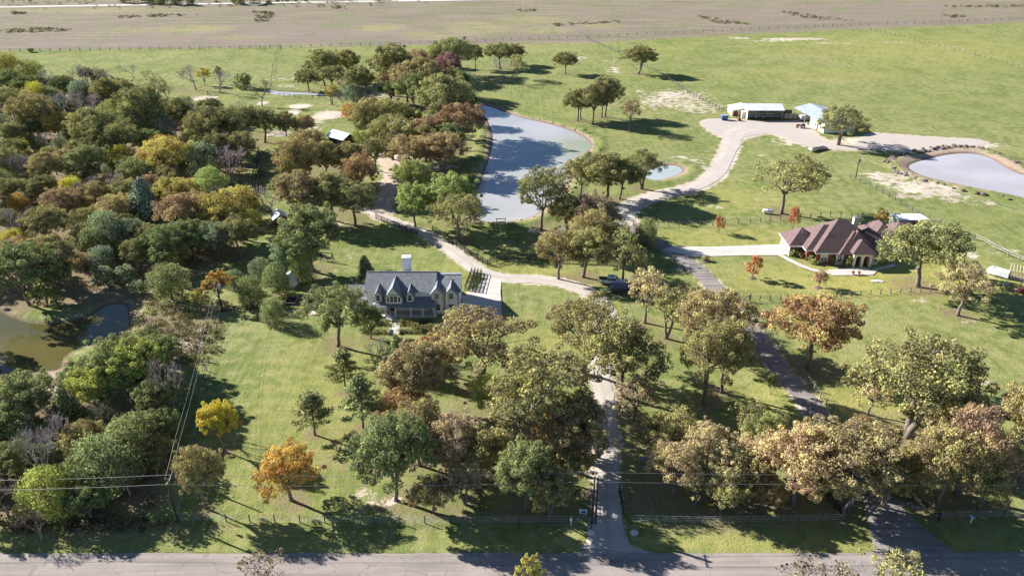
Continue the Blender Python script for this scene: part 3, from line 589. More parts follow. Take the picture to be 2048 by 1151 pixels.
# ------------------------------------------------------------------ every tree in the photo
tree_rows('''
12 134 48 bush1 go | at the far left on the woods' north edge
68 140 30 bush2 gy | beside the bare snag at the north-west edge of the left woods
B 55 152 120 20 bare1 tb | with one crooked arm, above the north-west edge of the woods
86 160 38 bare2 tw | rising behind the north-west edge of the left woods
22 163 50 elm1 dk | under the golden tree at the far left edge
50 174 46 elm2 dk | just right of the far left woods corner
167 154 50 bare3 tp | dense and bushy on the north edge of the left woods
191 148 18 bush1 og | tiny, on the north edge of the woods beside the fallen snag
124 172 42 elm1 dk | on the north edge of the left woods
160 188 44 bush2 bg | in the second row of the left woods below the mauve tree
212 182 52 oak1 do | on the north edge of the left woods beside open pasture
246 180 48 oak3 do | at the north-east tip of the left woods
73 192 44 bush3 ye | in the upper left woods, first bright one from the top
20 202 62 oak2 ol | at the left edge of the photo in the upper woods
64 226 72 oak4 ob | in the upper left woods below the bright yellow tree
128 210 52 bare2 tw | standing in the shade of the upper left woods
172 218 54 bare1 tp | in the middle of the upper left woods
226 217 32 bush1 gy | small, in the upper woods beside a bare mauve crown
244 214 30 bare3 tp | narrow, beside the small yellow-green tree in the upper woods
283 214 74 oak5 ol | broad, on the upper right side of the left woods
350 222 58 oak2 do | leaning out of the upper right side of the left woods
112 248 66 oak6 go | with an olive skirt, upper middle of the left woods
186 256 84 oak1 ol | wide and flat-topped, centre of the upper left woods
14 268 56 oak3 do | at the left edge of the photo halfway up the woods
58 262 46 elm2 do | between two darker crowns in the upper left woods
102 286 42 bare2 tw | half hidden between olive crowns of the upper left woods
42 298 30 bush2 ye | near the left edge, halfway up the woods
222 246 42 bush3 lg | in the upper woods left of three greener crowns
264 250 58 elm1 gr | in the upper right of the left woods
314 250 52 bush1 gg | right of the green elm in the upper woods
344 264 40 bare1 tp | between the grey-green tree and the big dark pair
244 278 66 oak4 ol | with a gold top, upper middle of the woods
296 282 50 elm2 dk | below the grey-green tree in the upper woods
412 252 84 oak2 do | left half of the big dark pair, upper right woods
468 246 88 oak6 do | right half of the big dark pair, upper right woods
524 244 72 oak3 do | beside the big dark pair, reaching toward the pasture
383 274 34 bush1 ye | tucked below the big dark pair of oaks
326 300 50 bush2 og | with yellow skirts, upper right part of the woods
198 284 58 oak5 ol | just above the centre of the left woods
154 298 42 elm1 ol | left of centre in the middle woods
8 322 52 oak4 ol | at the left edge of the photo, middle of the woods
48 332 42 bare3 tw | tall and vine-covered near the left edge of the woods
88 334 60 oak1 ob | right of the tall grey vine-covered tree
128 320 56 oak2 br | left of a large green crown in the middle woods
172 320 64 elm2 gr | with a yellowish top in the middle of the woods
242 318 46 bush3 ye | in the middle woods, with a green neighbour below
330 312 90 oak3 go | broad, in the right half of the woods below the orange one
368 310 34 bush1 ye | hugging the right side of the broad golden oak
296 331 34 bush2 ye | small, at the left foot of the broad golden oak
408 320 60 bush2 gg | perfectly rounded, right of the broad golden oak
456 326 54 bare1 tp | tall, at the right edge of the woods by the grey fence
432 296 54 oak5 do | above the rounded grey-green tree
478 294 56 oak4 do | at the right edge of the woods left of the grey rail fence
270 346 62 elm1 gr | below the small yellow tree in the middle woods
332 354 54 oak2 ob | in the right half of the middle woods
302 372 50 oak1 rb | orange tinted, left of a gold-brown oak in the middle woods
350 384 74 oak6 go | with brown shoulders, middle right of the woods
422 370 58 bush3 lg | rounded and bright, below the grey-green round tree
219 366 48 bare2 tp | pale, in the very middle of the left woods
143 380 46 bush1 ye | left of centre in the middle woods, brightest there
190 394 56 oak5 ob | just right of the brightest yellow tree
248 388 58 oak4 ol | in the middle of the woods right of the pale bare crown
236 420 82 oak3 ob | wide, centre of the lower middle woods
124 408 78 oak2 rb | wide, below the brightest yellow tree
36 408 36 bush2 og | near the left edge of the photo
84 372 46 elm2 do | left of the brightest yellow tree
20 376 50 oak6 do | left edge of the photo above the orange tree
289 412 60 cedar1 bg | rounded and dense, middle of the lower woods
334 412 36 bush1 lg | small, right of the dense blue-green cedar
364 426 84 oak1 rb | wide, above the long row of green trees
456 418 104 oak6 go | very wide, at the lower right of the woods
494 410 46 oak2 go | right neighbour of the very wide golden oak
392 408 50 oak4 ob | left neighbour of the very wide golden oak
92 450 68 oak5 ol | near the left edge, in the lower woods
160 442 62 oak3 ol | with a light green cap in the lower woods
212 464 68 bush3 gg | big and rounded in the lower woods
24 440 62 bare3 tw | with long bare limbs at the left edge of the photo
28 482 62 oak3 ye | at the left edge above the big green bank tree
30 506 78 oak2 rb | under the bright yellow one at the left edge
104 512 88 oak1 ob | wide, above the shaded end of the woodland pond
292 466 34 bush2 ye | small, left end of the long row of green trees
330 484 76 elm1 gr | left end of the long green row in the lower woods
380 470 70 elm2 gr | middle of the long green row in the lower woods
430 474 66 elm1 gg | right end of the long green row in the lower woods
474 466 64 oak4 do | at the bottom right corner of the woods
38 540 112 elm2 gr | big and full, overhanging the woodland pond at the left edge
110 548 60 elm1 dk | shaded, on the upper bank of the woodland pond
B 345 600 528 68 bush1 gr | alone on the scrub slope above the pond
162 522 44 oak3 br | small, on the shaded slope above the woodland pond
204 518 46 bush2 bg | low, on the shaded slope right of the small brown oak
206 552 38 shrub1 gg | on the bank just above the woodland pond
250 548 36 shrub1 gg | on the slope between the pond and the lone round tree
272 576 30 shrub1 gg | below the lone round tree's slope by the pond corner
322 516 52 elm2 gr | at the lower end of the long green row
270 505 50 oak5 do | between the big rounded grey-green tree and the green row
90 592 50 shrub1 dk | low over the water on the upper pond bank
''', 'trees of the left woods')
tree_rows('''
B 444 606 542 58 flame1 og | behind the transformer pole at the edge of the front lawn
B 402 622 578 34 flame1 go | small and sparse, left of the transformer pole
B 503 608 552 50 bush2 gr | left of the front garden row, by the pole
B 548 648 596 48 bush3 gr | at the left end of the dark rail fence
B 557 588 526 50 bush1 gr | above the two raised garden beds
B 604 562 500 50 bush2 lg | right of the small white shed
B 525 560 515 38 bush3 gg | behind the row of round trees left of the white shed
B 470 578 540 34 bush1 gg | between the flaming maple and its round neighbours
617 466 116 elm2 gr | very large and full, centre left below the little red barn
580 505 70 elm1 gg | leaning on the very large green elm
B 733 566 512 32 cedar2 dk | close behind the left end of the white house
542 396 50 bare3 tp | rosy, beside the little red barn
B 561 462 415 24 bare2 tb | thin, right beside the little red barn
500 436 36 bush1 go | small, left of the little red barn
''', 'trees around the white house')
tree_rows('''
B 575 284 222 46 oak1 ob | standing alone on bare sand above the metal-roofed pavilion
606 250 44 oak2 br | left of the metal-roofed pavilion
620 280 54 oak3 br | close in front of the metal-roofed pavilion
596 312 84 oak4 ob | at the left of the middle grove, above the pinkish oak
648 316 70 oak1 ol | middle grove, third crown from the grey rail fence
700 316 56 oak5 ob | middle grove, right of the third crown
B 752 342 276 66 oak2 do | beside the bend of the dirt track
824 304 84 oak6 br | left part of the great brown canopy by the pond dam
884 300 88 oak3 br | right part of the great brown canopy by the pond dam
850 278 60 oak1 ob | top of the great brown canopy by the pond dam
588 340 54 oak2 ol | at the lower left of the middle grove
719 344 68 oak4 ru | glowing, in the middle of the grove by the dirt track
823 350 66 elm1 lg | right of the dirt track below the great brown canopy
596 384 76 oak5 br | above the very large green elm
B 668 442 344 82 oak1 ol | standing over the end of the front driveway
B 712 452 362 88 open1 do | left of the dirt track fork
566 368 46 oak6 ob | at the left end of the lower grove row
B 831 454 366 76 elm2 lg | round-headed, where the dirt track meets the driveway
904 388 86 elm1 lg | right beside the pond dam, brightest crown there
B 920 484 388 98 open1 ol | in front of the bright elm by the rail fence
735 232 66 oak4 ol | left half of the big domed pair above the pavilion
772 228 74 oak3 ol | right half of the big domed pair above the pavilion
708 226 44 oak2 og | left edge of the big domed pair, orange tinted
727 270 40 bush1 lg | small, right of the metal-roofed pavilion
782 268 88 oak6 ol | wide, right of the metal-roofed pavilion
822 234 40 elm2 dk | right of the big domed pair
850 264 54 oak5 rb | above the great brown canopy
896 274 60 elm1 gr | right end of the canopy near the pond's left shore
B 868 262 215 34 sprig1 tn | small, between the big domed pair and the pond
922 244 88 oak2 rb | on the pond's left shore
888 198 100 oak1 gr | gold-topped, at the top left corner of the main pond
928 212 44 oak4 ol | right shoulder of the gold-topped oak by the pond
''', 'trees of the middle grove')
tree_rows('''
520 182 36 bare3 tb | low, at the left end of the creek
B 618 182 139 50 oak2 do | lone and low-headed, right of the creek's left end
645 128 52 oak4 ol | tall, left of the twin tops above the creek
692 124 50 oak1 ol | tall, right of the twin tops above the creek
664 152 50 oak3 do | below the twin tops above the creek
716 160 48 oak5 do | right of the creek, low and spreading
690 172 34 bare2 tb | below the twin tops by the creek
B 664 209 168 34 thin2 go | small and airy beside the farm fence by the creek
B 708 205 168 38 bush3 bg | small, right of the airy golden tree
B 686 214 186 22 bare1 tw | tiny, beside the small blue-green tree
782 130 70 oak5 do | left end of the large far grove
770 158 34 oak2 br | low, left end of the large far grove
836 122 56 oak6 rb | top middle of the large far grove
872 106 36 oak1 gy | peeping out behind the large far grove
908 106 74 oak3 dk | tall top of the large far grove
812 158 60 oak4 br | lower left of the large far grove
846 150 74 oak1 ob | middle of the large far grove
896 130 54 oak2 pu | unmistakably crimson, in the large far grove
826 176 62 elm1 gr | bottom of the large far grove
870 168 54 elm2 dk | lower middle of the large far grove
906 164 54 elm1 dk | lower right of the large far grove
936 172 46 bush1 gg | bushy, right end of the large far grove
780 180 40 elm2 dk | bottom left of the large far grove
B 951 139 89 32 oak1 do | small and single, right of the large far grove
1000 106 50 oak6 do | left of the pair beyond the head of the pond
1028 104 38 oak2 do | right of the pair beyond the head of the pond
B 1005 167 114 38 bare2 tw | purple-tinted, beyond the head of the pond
B 1034 159 108 34 thin1 ol | beside the purple-tinted bare one beyond the pond
B 1131 148 103 46 oak2 do | alone in the far pasture, left of the other lone one
B 1277 148 91 60 oak5 do | two-stemmed and alone in the far pasture by the wire fence
B 1155 243 176 54 oak1 do | leftmost of the pondside five
B 1161 240 178 44 oak4 do | second of the pondside five
B 1186 248 166 50 oak2 do | third of the pondside five
B 1210 234 152 60 oak3 do | tallest and furthest right of the pondside five
B 1203 236 166 50 oak1 ob | fourth of the pondside five
B 1258 263 198 44 thin2 br | two-toned and narrow, right of the pondside five
B 1177 324 302 12 sap1 gr | tiny, on the right shore of the main pond
B 1676 290 210 92 open3 do | beside the cream barn
B 1563 428 312 122 lone ol | alone in the pasture above the brick house
''', 'trees out on the pastures')
tree_rows('''
B 1082 458 338 94 open1 do | alone on the near shore of the main pond
B 1103 412 332 52 thin1 do | slim, on the near shore behind the lone shore tree
B 1160 400 318 78 open2 do | left of the big one between the two ponds
B 1213 404 304 104 oak1 do | big and dark, between the two ponds
B 1283 378 298 76 open3 do | in front of the small teal pond
1242 352 60 oak4 do | between the big one and the teal pond tree
1138 424 60 oak5 ol | lower left of the cluster between the ponds
1182 420 84 oak2 pk | above the big olive-brown canopy
1212 432 50 oak4 pk | smaller, right of the other pinkish one
1186 456 88 oak6 ob | top of the big canopy over the corral fence
1118 500 84 open1 ob | left of the big canopy over the corral fence
1168 498 104 oak3 ol | front of the big canopy over the corral fence
B 1292 492 436 44 bush2 gr | dense, where the two drives meet
1236 470 54 thin2 do | shaded, between the canopy and the dense round tree
1250 505 70 thin1 dk | deep in shade right of the big canopy
1280 522 36 thin2 do | shaded, above the white pickup
B 1290 646 540 86 thin1 tn | in front of the parked trailer
1338 618 80 thin2 ol | beside the tree in front of the trailer
B 1361 584 560 12 sap2 tn | tiny, left of the asphalt driveway
1392 610 70 open1 br | left of the large brown one over the asphalt driveway
1428 632 128 oak6 br | large, over the asphalt driveway
B 1437 466 431 20 sap1 rd | left of the long concrete driveway, nearest the field fence
B 1585 458 412 22 sap2 rd | close behind the brick house's garage end
B 1757 459 417 24 sap1 og | between the brick house and the red shed
B 1505 556 511 30 sap2 rd | in the mown lawn below the concrete driveway
B 1637 575 540 30 sap1 rb | in front of the patio
B 1836 574 450 168 oak3 gr | large and full, at the right end of the brick house
B 1915 632 532 106 open2 tn | forked and leaning, at the brick house lawn edge
''', 'trees around the brick house')
tree_rows('''
B 676 692 572 120 open1 gr | in front of the left end of the white house
738 640 58 elm2 gr | at the left end of the porch hedge
B 884 642 588 32 bare2 pk | small and rosy, against the white house wall
B 753 746 676 44 bare1 tw | small, in the front lawn near the conifer
B 797 748 672 46 cedar1 gr | in the front lawn below the porch steps
B 692 783 696 62 pine1 ol | sparse, nearest the white house
B 630 869 783 70 pine2 ol | sparse, furthest left on the lawn
B 727 857 752 76 pine1 gr | densest of the three on the lawn
B 965 775 622 176 open2 br | with glowing orange limbs, right of the white house walk
884 700 84 oak2 ru | low left side of the wide orange-limbed one
832 742 110 oak5 br | dark, below the conifer on the lawn
B 1169 746 596 148 open1 ob | with a thick trunk inside the driveway circle
B 1240 792 640 148 oak1 ol | over the driveway where it leaves the circle
B 1266 840 756 92 thin2 pk | right of the shaded driveway
B 1408 806 652 104 open3 ol | left of the two by the asphalt driveway
B 1443 782 640 96 oak4 ob | right of the two by the asphalt driveway
B 1617 738 596 168 oak3 ru | broad and russet, right of the asphalt driveway
B 1815 872 676 232 open3 ol | very wide, in the right-hand pasture
B 1735 828 762 74 thin1 tn | small, tucked left of the very wide one
B 1541 787 748 22 sap1 dk | beside the asphalt driveway halfway down
B 1628 892 846 18 cedar2 gr | slim, by the lower asphalt driveway
1500 830 62 thin2 ol | small, between the oaks left of the asphalt driveway
810 810 100 oak6 ru | in the middle of the lawn grove, brightest there
B 792 1000 836 150 elm1 gr | big, at the left end of the roadside grove
B 838 930 812 120 oak2 ob | behind the big green elm of the roadside grove
900 880 104 oak4 pk | middle of the roadside grove
B 1070 888 704 204 open1 ol | tall, in the centre of the roadside grove
985 790 90 oak3 gy | left shoulder of the tall central one
1152 836 96 oak5 ol | right shoulder of the tall central one
960 900 96 oak1 ob | below the left shoulder of the tall central one
1130 870 130 oak2 br | nearest the driveway in the roadside grove
B 1049 1018 892 112 elm2 gr | round, at the front of the roadside grove by the wires
1140 930 80 oak6 do | shaded, beside the driveway pole
930 960 76 thin2 pk | low, at the front of the roadside grove
1350 868 110 oak3 ol | right of the shaded driveway, behind the wires
B 1346 992 886 92 open1 tn | nearest to the wires right of the driveway
1420 900 96 oak5 tn | middle of the row right of the driveway
1476 940 76 thin1 ob | in the row right of the driveway, over shaded grass
1530 862 78 elm1 ol | small, at the head of the row by the asphalt driveway
1518 912 92 oak2 tn | between the tan row and the entrance fences
1632 892 104 oak3 ob | peeping over the left entrance fence oak
1396 965 66 thin2 ol | low, in the row right of the driveway by the wires
1742 872 82 oak6 br | behind the right-hand entrance oak
1818 930 84 oak1 ob | filling the gap right of the entrance
1905 868 90 oak5 tn | behind the warm-topped one near the right edge
1100 978 84 oak5 ob | low, at the front of the roadside grove by the driveway
865 985 80 oak2 br | low, right of the big green elm by the wires
1448 972 88 oak1 ob | low, in the front of the row right of the driveway
1528 978 76 oak6 br | low, between the row and the tan oak by the wires
1780 958 84 oak5 ob | over the right-hand entrance, nearest the road
1975 968 86 oak1 ob | low, at the right edge behind the roadside fence
B 1586 1008 862 150 oak1 tn | left of the right-hand entrance fences
B 1678 1008 856 176 oak4 br | over the left entrance fence
1762 912 84 oak2 br | over the right-hand entrance
B 1870 1014 862 140 oak3 ob | right of the entrance fences
B 1916 988 816 160 open3 rb | big with a warm brown top, near the right edge
B 2036 960 760 130 oak5 ob | at the right edge of the photo
1996 905 90 oak2 rb | below the big crown at the right edge
B 449 902 802 68 elm2 ye | at the left edge of the mown lawn
B 412 1016 894 82 oak2 ob | between the yellow maple and the road
B 584 1000 904 128 oak3 og | umbrella-shaped, alone on the roadside lawn
''', 'trees of the front lawns')
tree_rows('''
236 722 112 elm1 gr | nearest the woodland pond, top of the lower left thicket
152 762 62 elm2 gr | at the pond shore on the left side of the lower thicket
306 706 76 elm2 gr | top right of the lower left thicket
262 730 110 elm1 gy | upper middle of the lower left thicket
196 770 92 elm2 gy | left of centre in the lower left thicket
256 778 76 bush3 gg | centre of the lower left thicket
314 790 82 elm1 gr | right of centre in the lower left thicket
232 828 58 bare3 pk | rosy, in the middle of the lower left thicket
B 352 850 712 54 bare2 tp | on the right edge of the lower left thicket
136 826 60 cedar1 dk | left side of the lower left thicket
44 796 104 elm2 gr | large, at the left edge below the pond
14 850 90 elm1 gr | at the left edge, second below the pond
90 868 60 elm1 dk | between the left edge trees and the bare snag
B 100 990 868 76 bare1 tw | twisted and pale, in the lower left thicket
B 128 940 840 60 bare3 tp | behind the twisted pale one in the lower left thicket
200 936 112 bush2 gr | large and rounded, front of the lower left thicket
262 884 98 bush1 gr | tall, behind the large rounded one of the thicket
318 850 66 elm2 dk | shaded, right edge of the lower left thicket
30 916 80 elm1 gr | at the left edge of the photo near the road
94 986 92 bush3 gy | front left of the lower left thicket, near the wires
170 1000 70 elm2 dk | shaded, between the two rounded fronts of the thicket
306 920 50 bare2 tb | low and tangled, beside the roadside corner pole
70 1050 50 bare1 tb | low, in the roadside scrub at the left
''', 'trees of the lower left thicket')
tree_rows('''
B 240 150 128 10 bare2 tb | thin dead sapling, alone in the far left pasture
B 268 158 130 26 bare3 tw | first of three bare ones in the far left pasture
B 293 160 140 20 bare1 tb | second of three bare ones in the far left pasture
B 314 163 145 16 bare2 tb | third of three bare ones in the far left pasture
B 366 161 142 16 bare1 tb | beside the small brush clump in the left pasture
388 150 34 bare3 tw | left part of the small brush clump in the left pasture
408 150 24 flame1 ye | centre of the small brush clump in the left pasture
B 440 168 132 20 flame1 br | upright, right of the small brush clump
434 158 32 bare3 tw | low, right part of the small brush clump
486 162 30 shrub1 dk | low and dark, just left of the creek
308 178 40 thin1 ol | low and airy, above the sand streak in the left pasture
334 184 26 bare1 tb | beside the airy olive one above the sand streak
B 532 105 94 10 bare2 tb | tiny, against the far fence
B 62 104 96 12 bush1 do | tiny, far left on the far fence
''', 'scrub trees in the far left pasture')
tree_rows('''
1170 262 6 sap1 gr | tiny, on the inlet of the main pond
''')
# tops of the trees that stand on the near side of the road, only their heads show
for (px, py, zt, w_, kind, col, place) in ((527, 1116, 7.2, 6.0, 'sprig1', 'tn', 'reaching up from the bottom edge at the lower left'), (1060, 1114, 7.4, 3.2, 'flame1', 'go', 'just peeking over the bottom edge at the centre'),
        (1612, 1130, 8.0, 7.0, 'sprig1', 'pk', 'peeking over the bottom edge left of the entrance'), (1718, 1138, 7.8, 5, 'bare2', 'tw', 'peeking over the bottom edge below the entrance'), (1812, 1132, 8.2, 7.6, 'thin2', 'ol', 'peeking over the bottom edge right of the entrance')):
    x, y = G(px, py, zt); P_ = PROTO[kind]; put_tree(x, y, w_/P_['W'], zt/P_['H'], kind, col, place, group='trees on the near side of the road')
# trees just outside the left edge: their crowns and shade reach into the photo
for i, (px, py, w_) in enumerate(((-60, 930, 9), (-30, 1030, 7), (-90, 840, 10), (-70, 700, 9), (-80, 560, 11), (-60, 480, 10), (-50, 400, 10), (-70, 330, 9))):
    x, y = G(px, py); put_tree(x, y, w_/9.5, w_/9.5, ('elm1', 'elm2')[i % 2], ('gr', 'dk')[i % 2], 'cut by the left edge, %s up from the road' % ORD[i], group='trees at the left edge')
# far trees and bushes along the highway
FR = random.Random(9); k_ = 0
def far_row(spots, place, group, kinds=('elm1', 'elm2', 'oak2', 'bush1'), cols=('do', 'dk', 'gr', 'bg')):
    for i, (px, py, w_) in enumerate(spots):
        x, y = G(px, py+w_*.12); s = PJ(x, y, 1)[2]; kd = FR.choice(kinds); P_ = PROTO[kd]; k = w_/s/P_['W']
        put_tree(x, y, k, k*FR.uniform(.7, .9), kd, FR.choice(cols), '%s from the left %s' % (ORD[i], place), group=group, litter_=False)
far_row([(248,4,16),(262,6,16),(276,3,22),(292,7,18),(306,4,22),(322,8,18),(336,5,22),(352,8,20),(366,6,22),(382,9,16),(300,-4,22),(340,-4,24),(266,-4,20)], 'in the dark tree bank beyond the highway', 'far tree bank beyond the highway')
far_row([(470,5,18),(482,8,14),(494,3,20),(508,7,18),(520,5,16),(434,8,8),(538,7,10),(556,6,8),(575,6,9),(592,5,7),(612,5,8)], 'in the right-hand bank along the highway', 'right far bank along the highway')
far_row([(8,6,12),(28,8,14),(48,6,12),(90,4,16),(110,3,12),(152,2,8),(172,3,9),(190,2,9)], 'in the scattered row beyond the highway', 'scattered trees beyond the highway', ('bare1', 'elm1', 'bare3'), ('tb', 'tw', 'do'))
far_row([(680,2,8),(696,2,8),(758,4,7),(790,2,6),(832,1,6)], 'in the small bushes right along the highway', 'small bushes along the highway')

# smaller trees that fill the gaps under and between the crowns of the woods
def fill_woods(poly, n, label, group, sizes, seed, keep=None):
    rr = random.Random(seed); P_ = np.array(poly); lo, hi = P_.min(0), P_.max(0); got = []; tries = 0
    while len(got) < n and tries < 6000:
        tries += 1; x, y = rr.uniform(max(lo[0], -190), hi[0]), rr.uniform(lo[1], hi[1])
        a, b = np.array([x]), np.array([y])
        if sdf(a, b, P_)[0] > -2 or sdf(a, b, PONDS['woods'])[0] < 10: continue
        px = PJ(x, y, 3)
        if px[0] < -40: continue
        if any((x-u)**2+(y-v)**2 < 16 for u, v in got): continue
        if min(((x-u)**2+(y-v)**2 for u, v, r in LITTER_TREES), default=99) < 9: continue
        got.append((x, y))
    for x, y in got:
        kd = rr.choice(('bush1', 'bush2', 'elm1', 'bush3', 'bare1', 'bare2', 'oak2', 'oak5')); w_ = rr.uniform(*sizes); k = w_/PROTO[kd]['W']; base = kd.rstrip('0123456789')
        o = put_tree(x, y, k, k*rr.uniform(.85, 1.1), kd, rr.choice(('do', 'dk', 'ob', 'ol', 'gr', 'gg')) if base != 'bare' else rr.choice(('tw', 'tb', 'tp')), '', group=group, litter_=False); o['label'] = label
fill_woods(WOODS, 105, 'small shaded tree filling a gap between larger crowns of the left woods', 'small gap trees of the left woods', (4.5, 8), 5)
fill_woods(WOODS2, 26, 'small shaded tree filling a gap in the lower left thicket', 'small gap trees of the lower left thicket', (3.5, 6), 6)
# ------------------------------------------------------------------ materials for buildings
WHITE = mat('white siding', (.86,.88,.91), .7, .08, 1.2, stripes=(2,.22,.86)); TRIM = mat('white trim', (.82,.83,.85), .6, .05)
SLATE = mat('slate shingles', (.235,.24,.25), .9, .3, 1.6, stripes=(1,.42,.8), bmp=.4); SLATE_D = mat('dark ridge', (.06,.065,.07), .8)
GLASS = mat('window glass', (.035,.05,.07), .08, .3, 1.2, spec=.8); DARKW = mat('dark opening', (.02,.018,.018), .9)
BRICK = mat('red brick', (.27,.105,.075), .9, .3, 3.5, stripes=(2,.16,.8)); CREAM = mat('cream stucco', (.70,.62,.52), .8, .1)
SHING = mat('brown shingles', (.17,.112,.105), .92, .25, 2.2, stripes=(2,.2,.86), bmp=.4); CONC = mat('pale concrete', (.58,.54,.48), .9, .15)
METALW = mat('white metal roof', (.74,.73,.71), .45, .14, .35, stripes=(0,.9,.93)); METALG = mat('galvanised roof', (.46,.51,.56), .4, .15, .5, metal=.2, stripes=(1,.9,.88))
BEIGE = mat('beige metal wall', (.66,.60,.50), .7, .1, .6, stripes=(0,.6,.93)); TANM = mat('cream metal wall', (.72,.66,.55), .7, .08, .6, stripes=(1,.6,.94))
REDP = mat('red paint', (.36,.05,.04), .6, .25); DARKP = mat('black stained wood', (.035,.032,.032), .8, .3, 3); WOODG = mat('weathered wood', (.30,.25,.20), .9, .3, 3)
WOODN = mat('fresh timber', (.62,.52,.36), .8, .2, 3); STEEL = mat('grey steel', (.32,.34,.36), .5, .2, 2, metal=.5); HAY = mat('pale blocks', (.42,.42,.44), .9, .35, 1.5)
CARW = mat('white car paint', (.78,.79,.82), .25, .04, spec=.6); RUB = mat('rubber', (.02,.02,.02), .8); CHROME = mat('wheel metal', (.5,.5,.52), .35, .1, metal=.7)
BLUEP = mat('blue paint', (.04,.12,.30), .5, .2); CREOS = mat('creosoted pole', (.075,.055,.045), .9, .3, 4); WIREM = mat('wire', (.30,.30,.31), .5, .1, metal=.3)
NAVY = mat('dark trailer skin', (.05,.055,.07), .45, .3); CERAM = mat('insulator', (.6,.6,.62), .3)
HEDGE = None

def win(par, x, y, z, w_, h, face='y-', lab=None, nm='window', mull=True, ft=.07):
    """window (frame) with its pane; face: outward direction"""
    m = MB(); g = MB(); s = -1 if face[1] == '-' else 1; d0, d1 = (0, .06*s)
    def bx(mb, a0, a1, z0, z1, dep):
        lo, hi = min(0, dep*s), max(0, dep*s)
        if face[0] == 'y': mb.box(x+a0, x+a1, y+lo, y+hi, z0, z1)
        else: mb.box(x+lo, x+hi, y+a0, y+a1, z0, z1)
    bx(m, -w_/2-ft, -w_/2, z-ft, z+h+ft, .07); bx(m, w_/2, w_/2+ft, z-ft, z+h+ft, .07); bx(m, -w_/2, w_/2, z-ft, z, .08); bx(m, -w_/2, w_/2, z+h, z+h+ft, .08)
    if mull: bx(m, -w_/2, w_/2, z+h*.48, z+h*.52, .05)
    if mull and w_ > .9: bx(m, -.025, .025, z, z+h*.48, .05); bx(m, -.025, .025, z+h*.52, z+h, .05)
    bx(g, -w_/2, w_/2, z, z+h, .025)
    f = m.build(nm, TRIM, par); g.build('pane', GLASS, f)
    if lab: f['label'] = lab
    return f
def slab(mb, a, b, c, d, th=.14):
    """roof sheet a-b (eave) c-d (ridge), thickness downwards"""
    P_ = [Vector(q) for q in (a, b, c, d)]; n = (P_[1]-P_[0]).cross(P_[2]-P_[0]).normalized()
    if n.z < 0: n = -n
    vs = P_+[p-n*th for p in P_]
    mb.add(vs, [(0,1,2,3),(7,6,5,4),(0,4,5,1),(1,5,6,2),(2,6,7,3),(3,7,4,0)])
def gable_x(mb, x0, x1, y0, y1, ze, zr, ov=.3, th=.14):
    ym = (y0+y1)/2; k = (zr-ze)/(ym-y0)
    slab(mb, (x0-ov, y0-ov, ze-ov*k), (x1+ov, y0-ov, ze-ov*k), (x1+ov, ym, zr), (x0-ov, ym, zr), th)
    slab(mb, (x1+ov, y1+ov, ze-ov*k), (x0-ov, y1+ov, ze-ov*k), (x0-ov, ym, zr), (x1+ov, ym, zr), th)
def gable_y(mb, x0, x1, y0, y1, ze, zr, ov=.25, th=.12):
    xm = (x0+x1)/2; k = (zr-ze)/(xm-x0)
    slab(mb, (x0-ov, y1, ze-ov*k), (x0-ov, y0-ov, ze-ov*k), (xm, y0-ov, zr), (xm, y1, zr), th)
    slab(mb, (x1+ov, y0-ov, ze-ov*k), (x1+ov, y1, ze-ov*k), (xm, y1, zr), (xm, y0-ov, zr), th)
def hip(mb, x0, x1, y0, y1, ze, pitch, ov=.35):
    x0 -= ov; x1 += ov; y0 -= ov; y1 += ov; ze -= ov*pitch*.6
    w_, d = x1-x0, y1-y0; r = min(w_, d)/2; zr = ze+r*pitch
    if w_ >= d: A, B = (x0+r, (y0+y1)/2, zr), (x1-r, (y0+y1)/2, zr)
    else: A, B = ((x0+x1)/2, y0+r, zr), ((x0+x1)/2, y1-r, zr)
    b = ze-.16; vs = [(x0,y0,ze),(x1,y0,ze),(x1,y1,ze),(x0,y1,ze),A,B,(x0,y0,b),(x1,y0,b),(x1,y1,b),(x0,y1,b)]
    if w_ >= d: fs = [(0,1,5,4),(1,2,5),(2,3,4,5),(3,0,4)]
    else: fs = [(0,1,4),(1,2,5,4),(2,3,5),(3,0,4,5)]
    mb.add(vs, fs+[(0,6,7,1),(1,7,8,2),(2,8,9,3),(3,9,6,0),(9,8,7,6)]); return zr

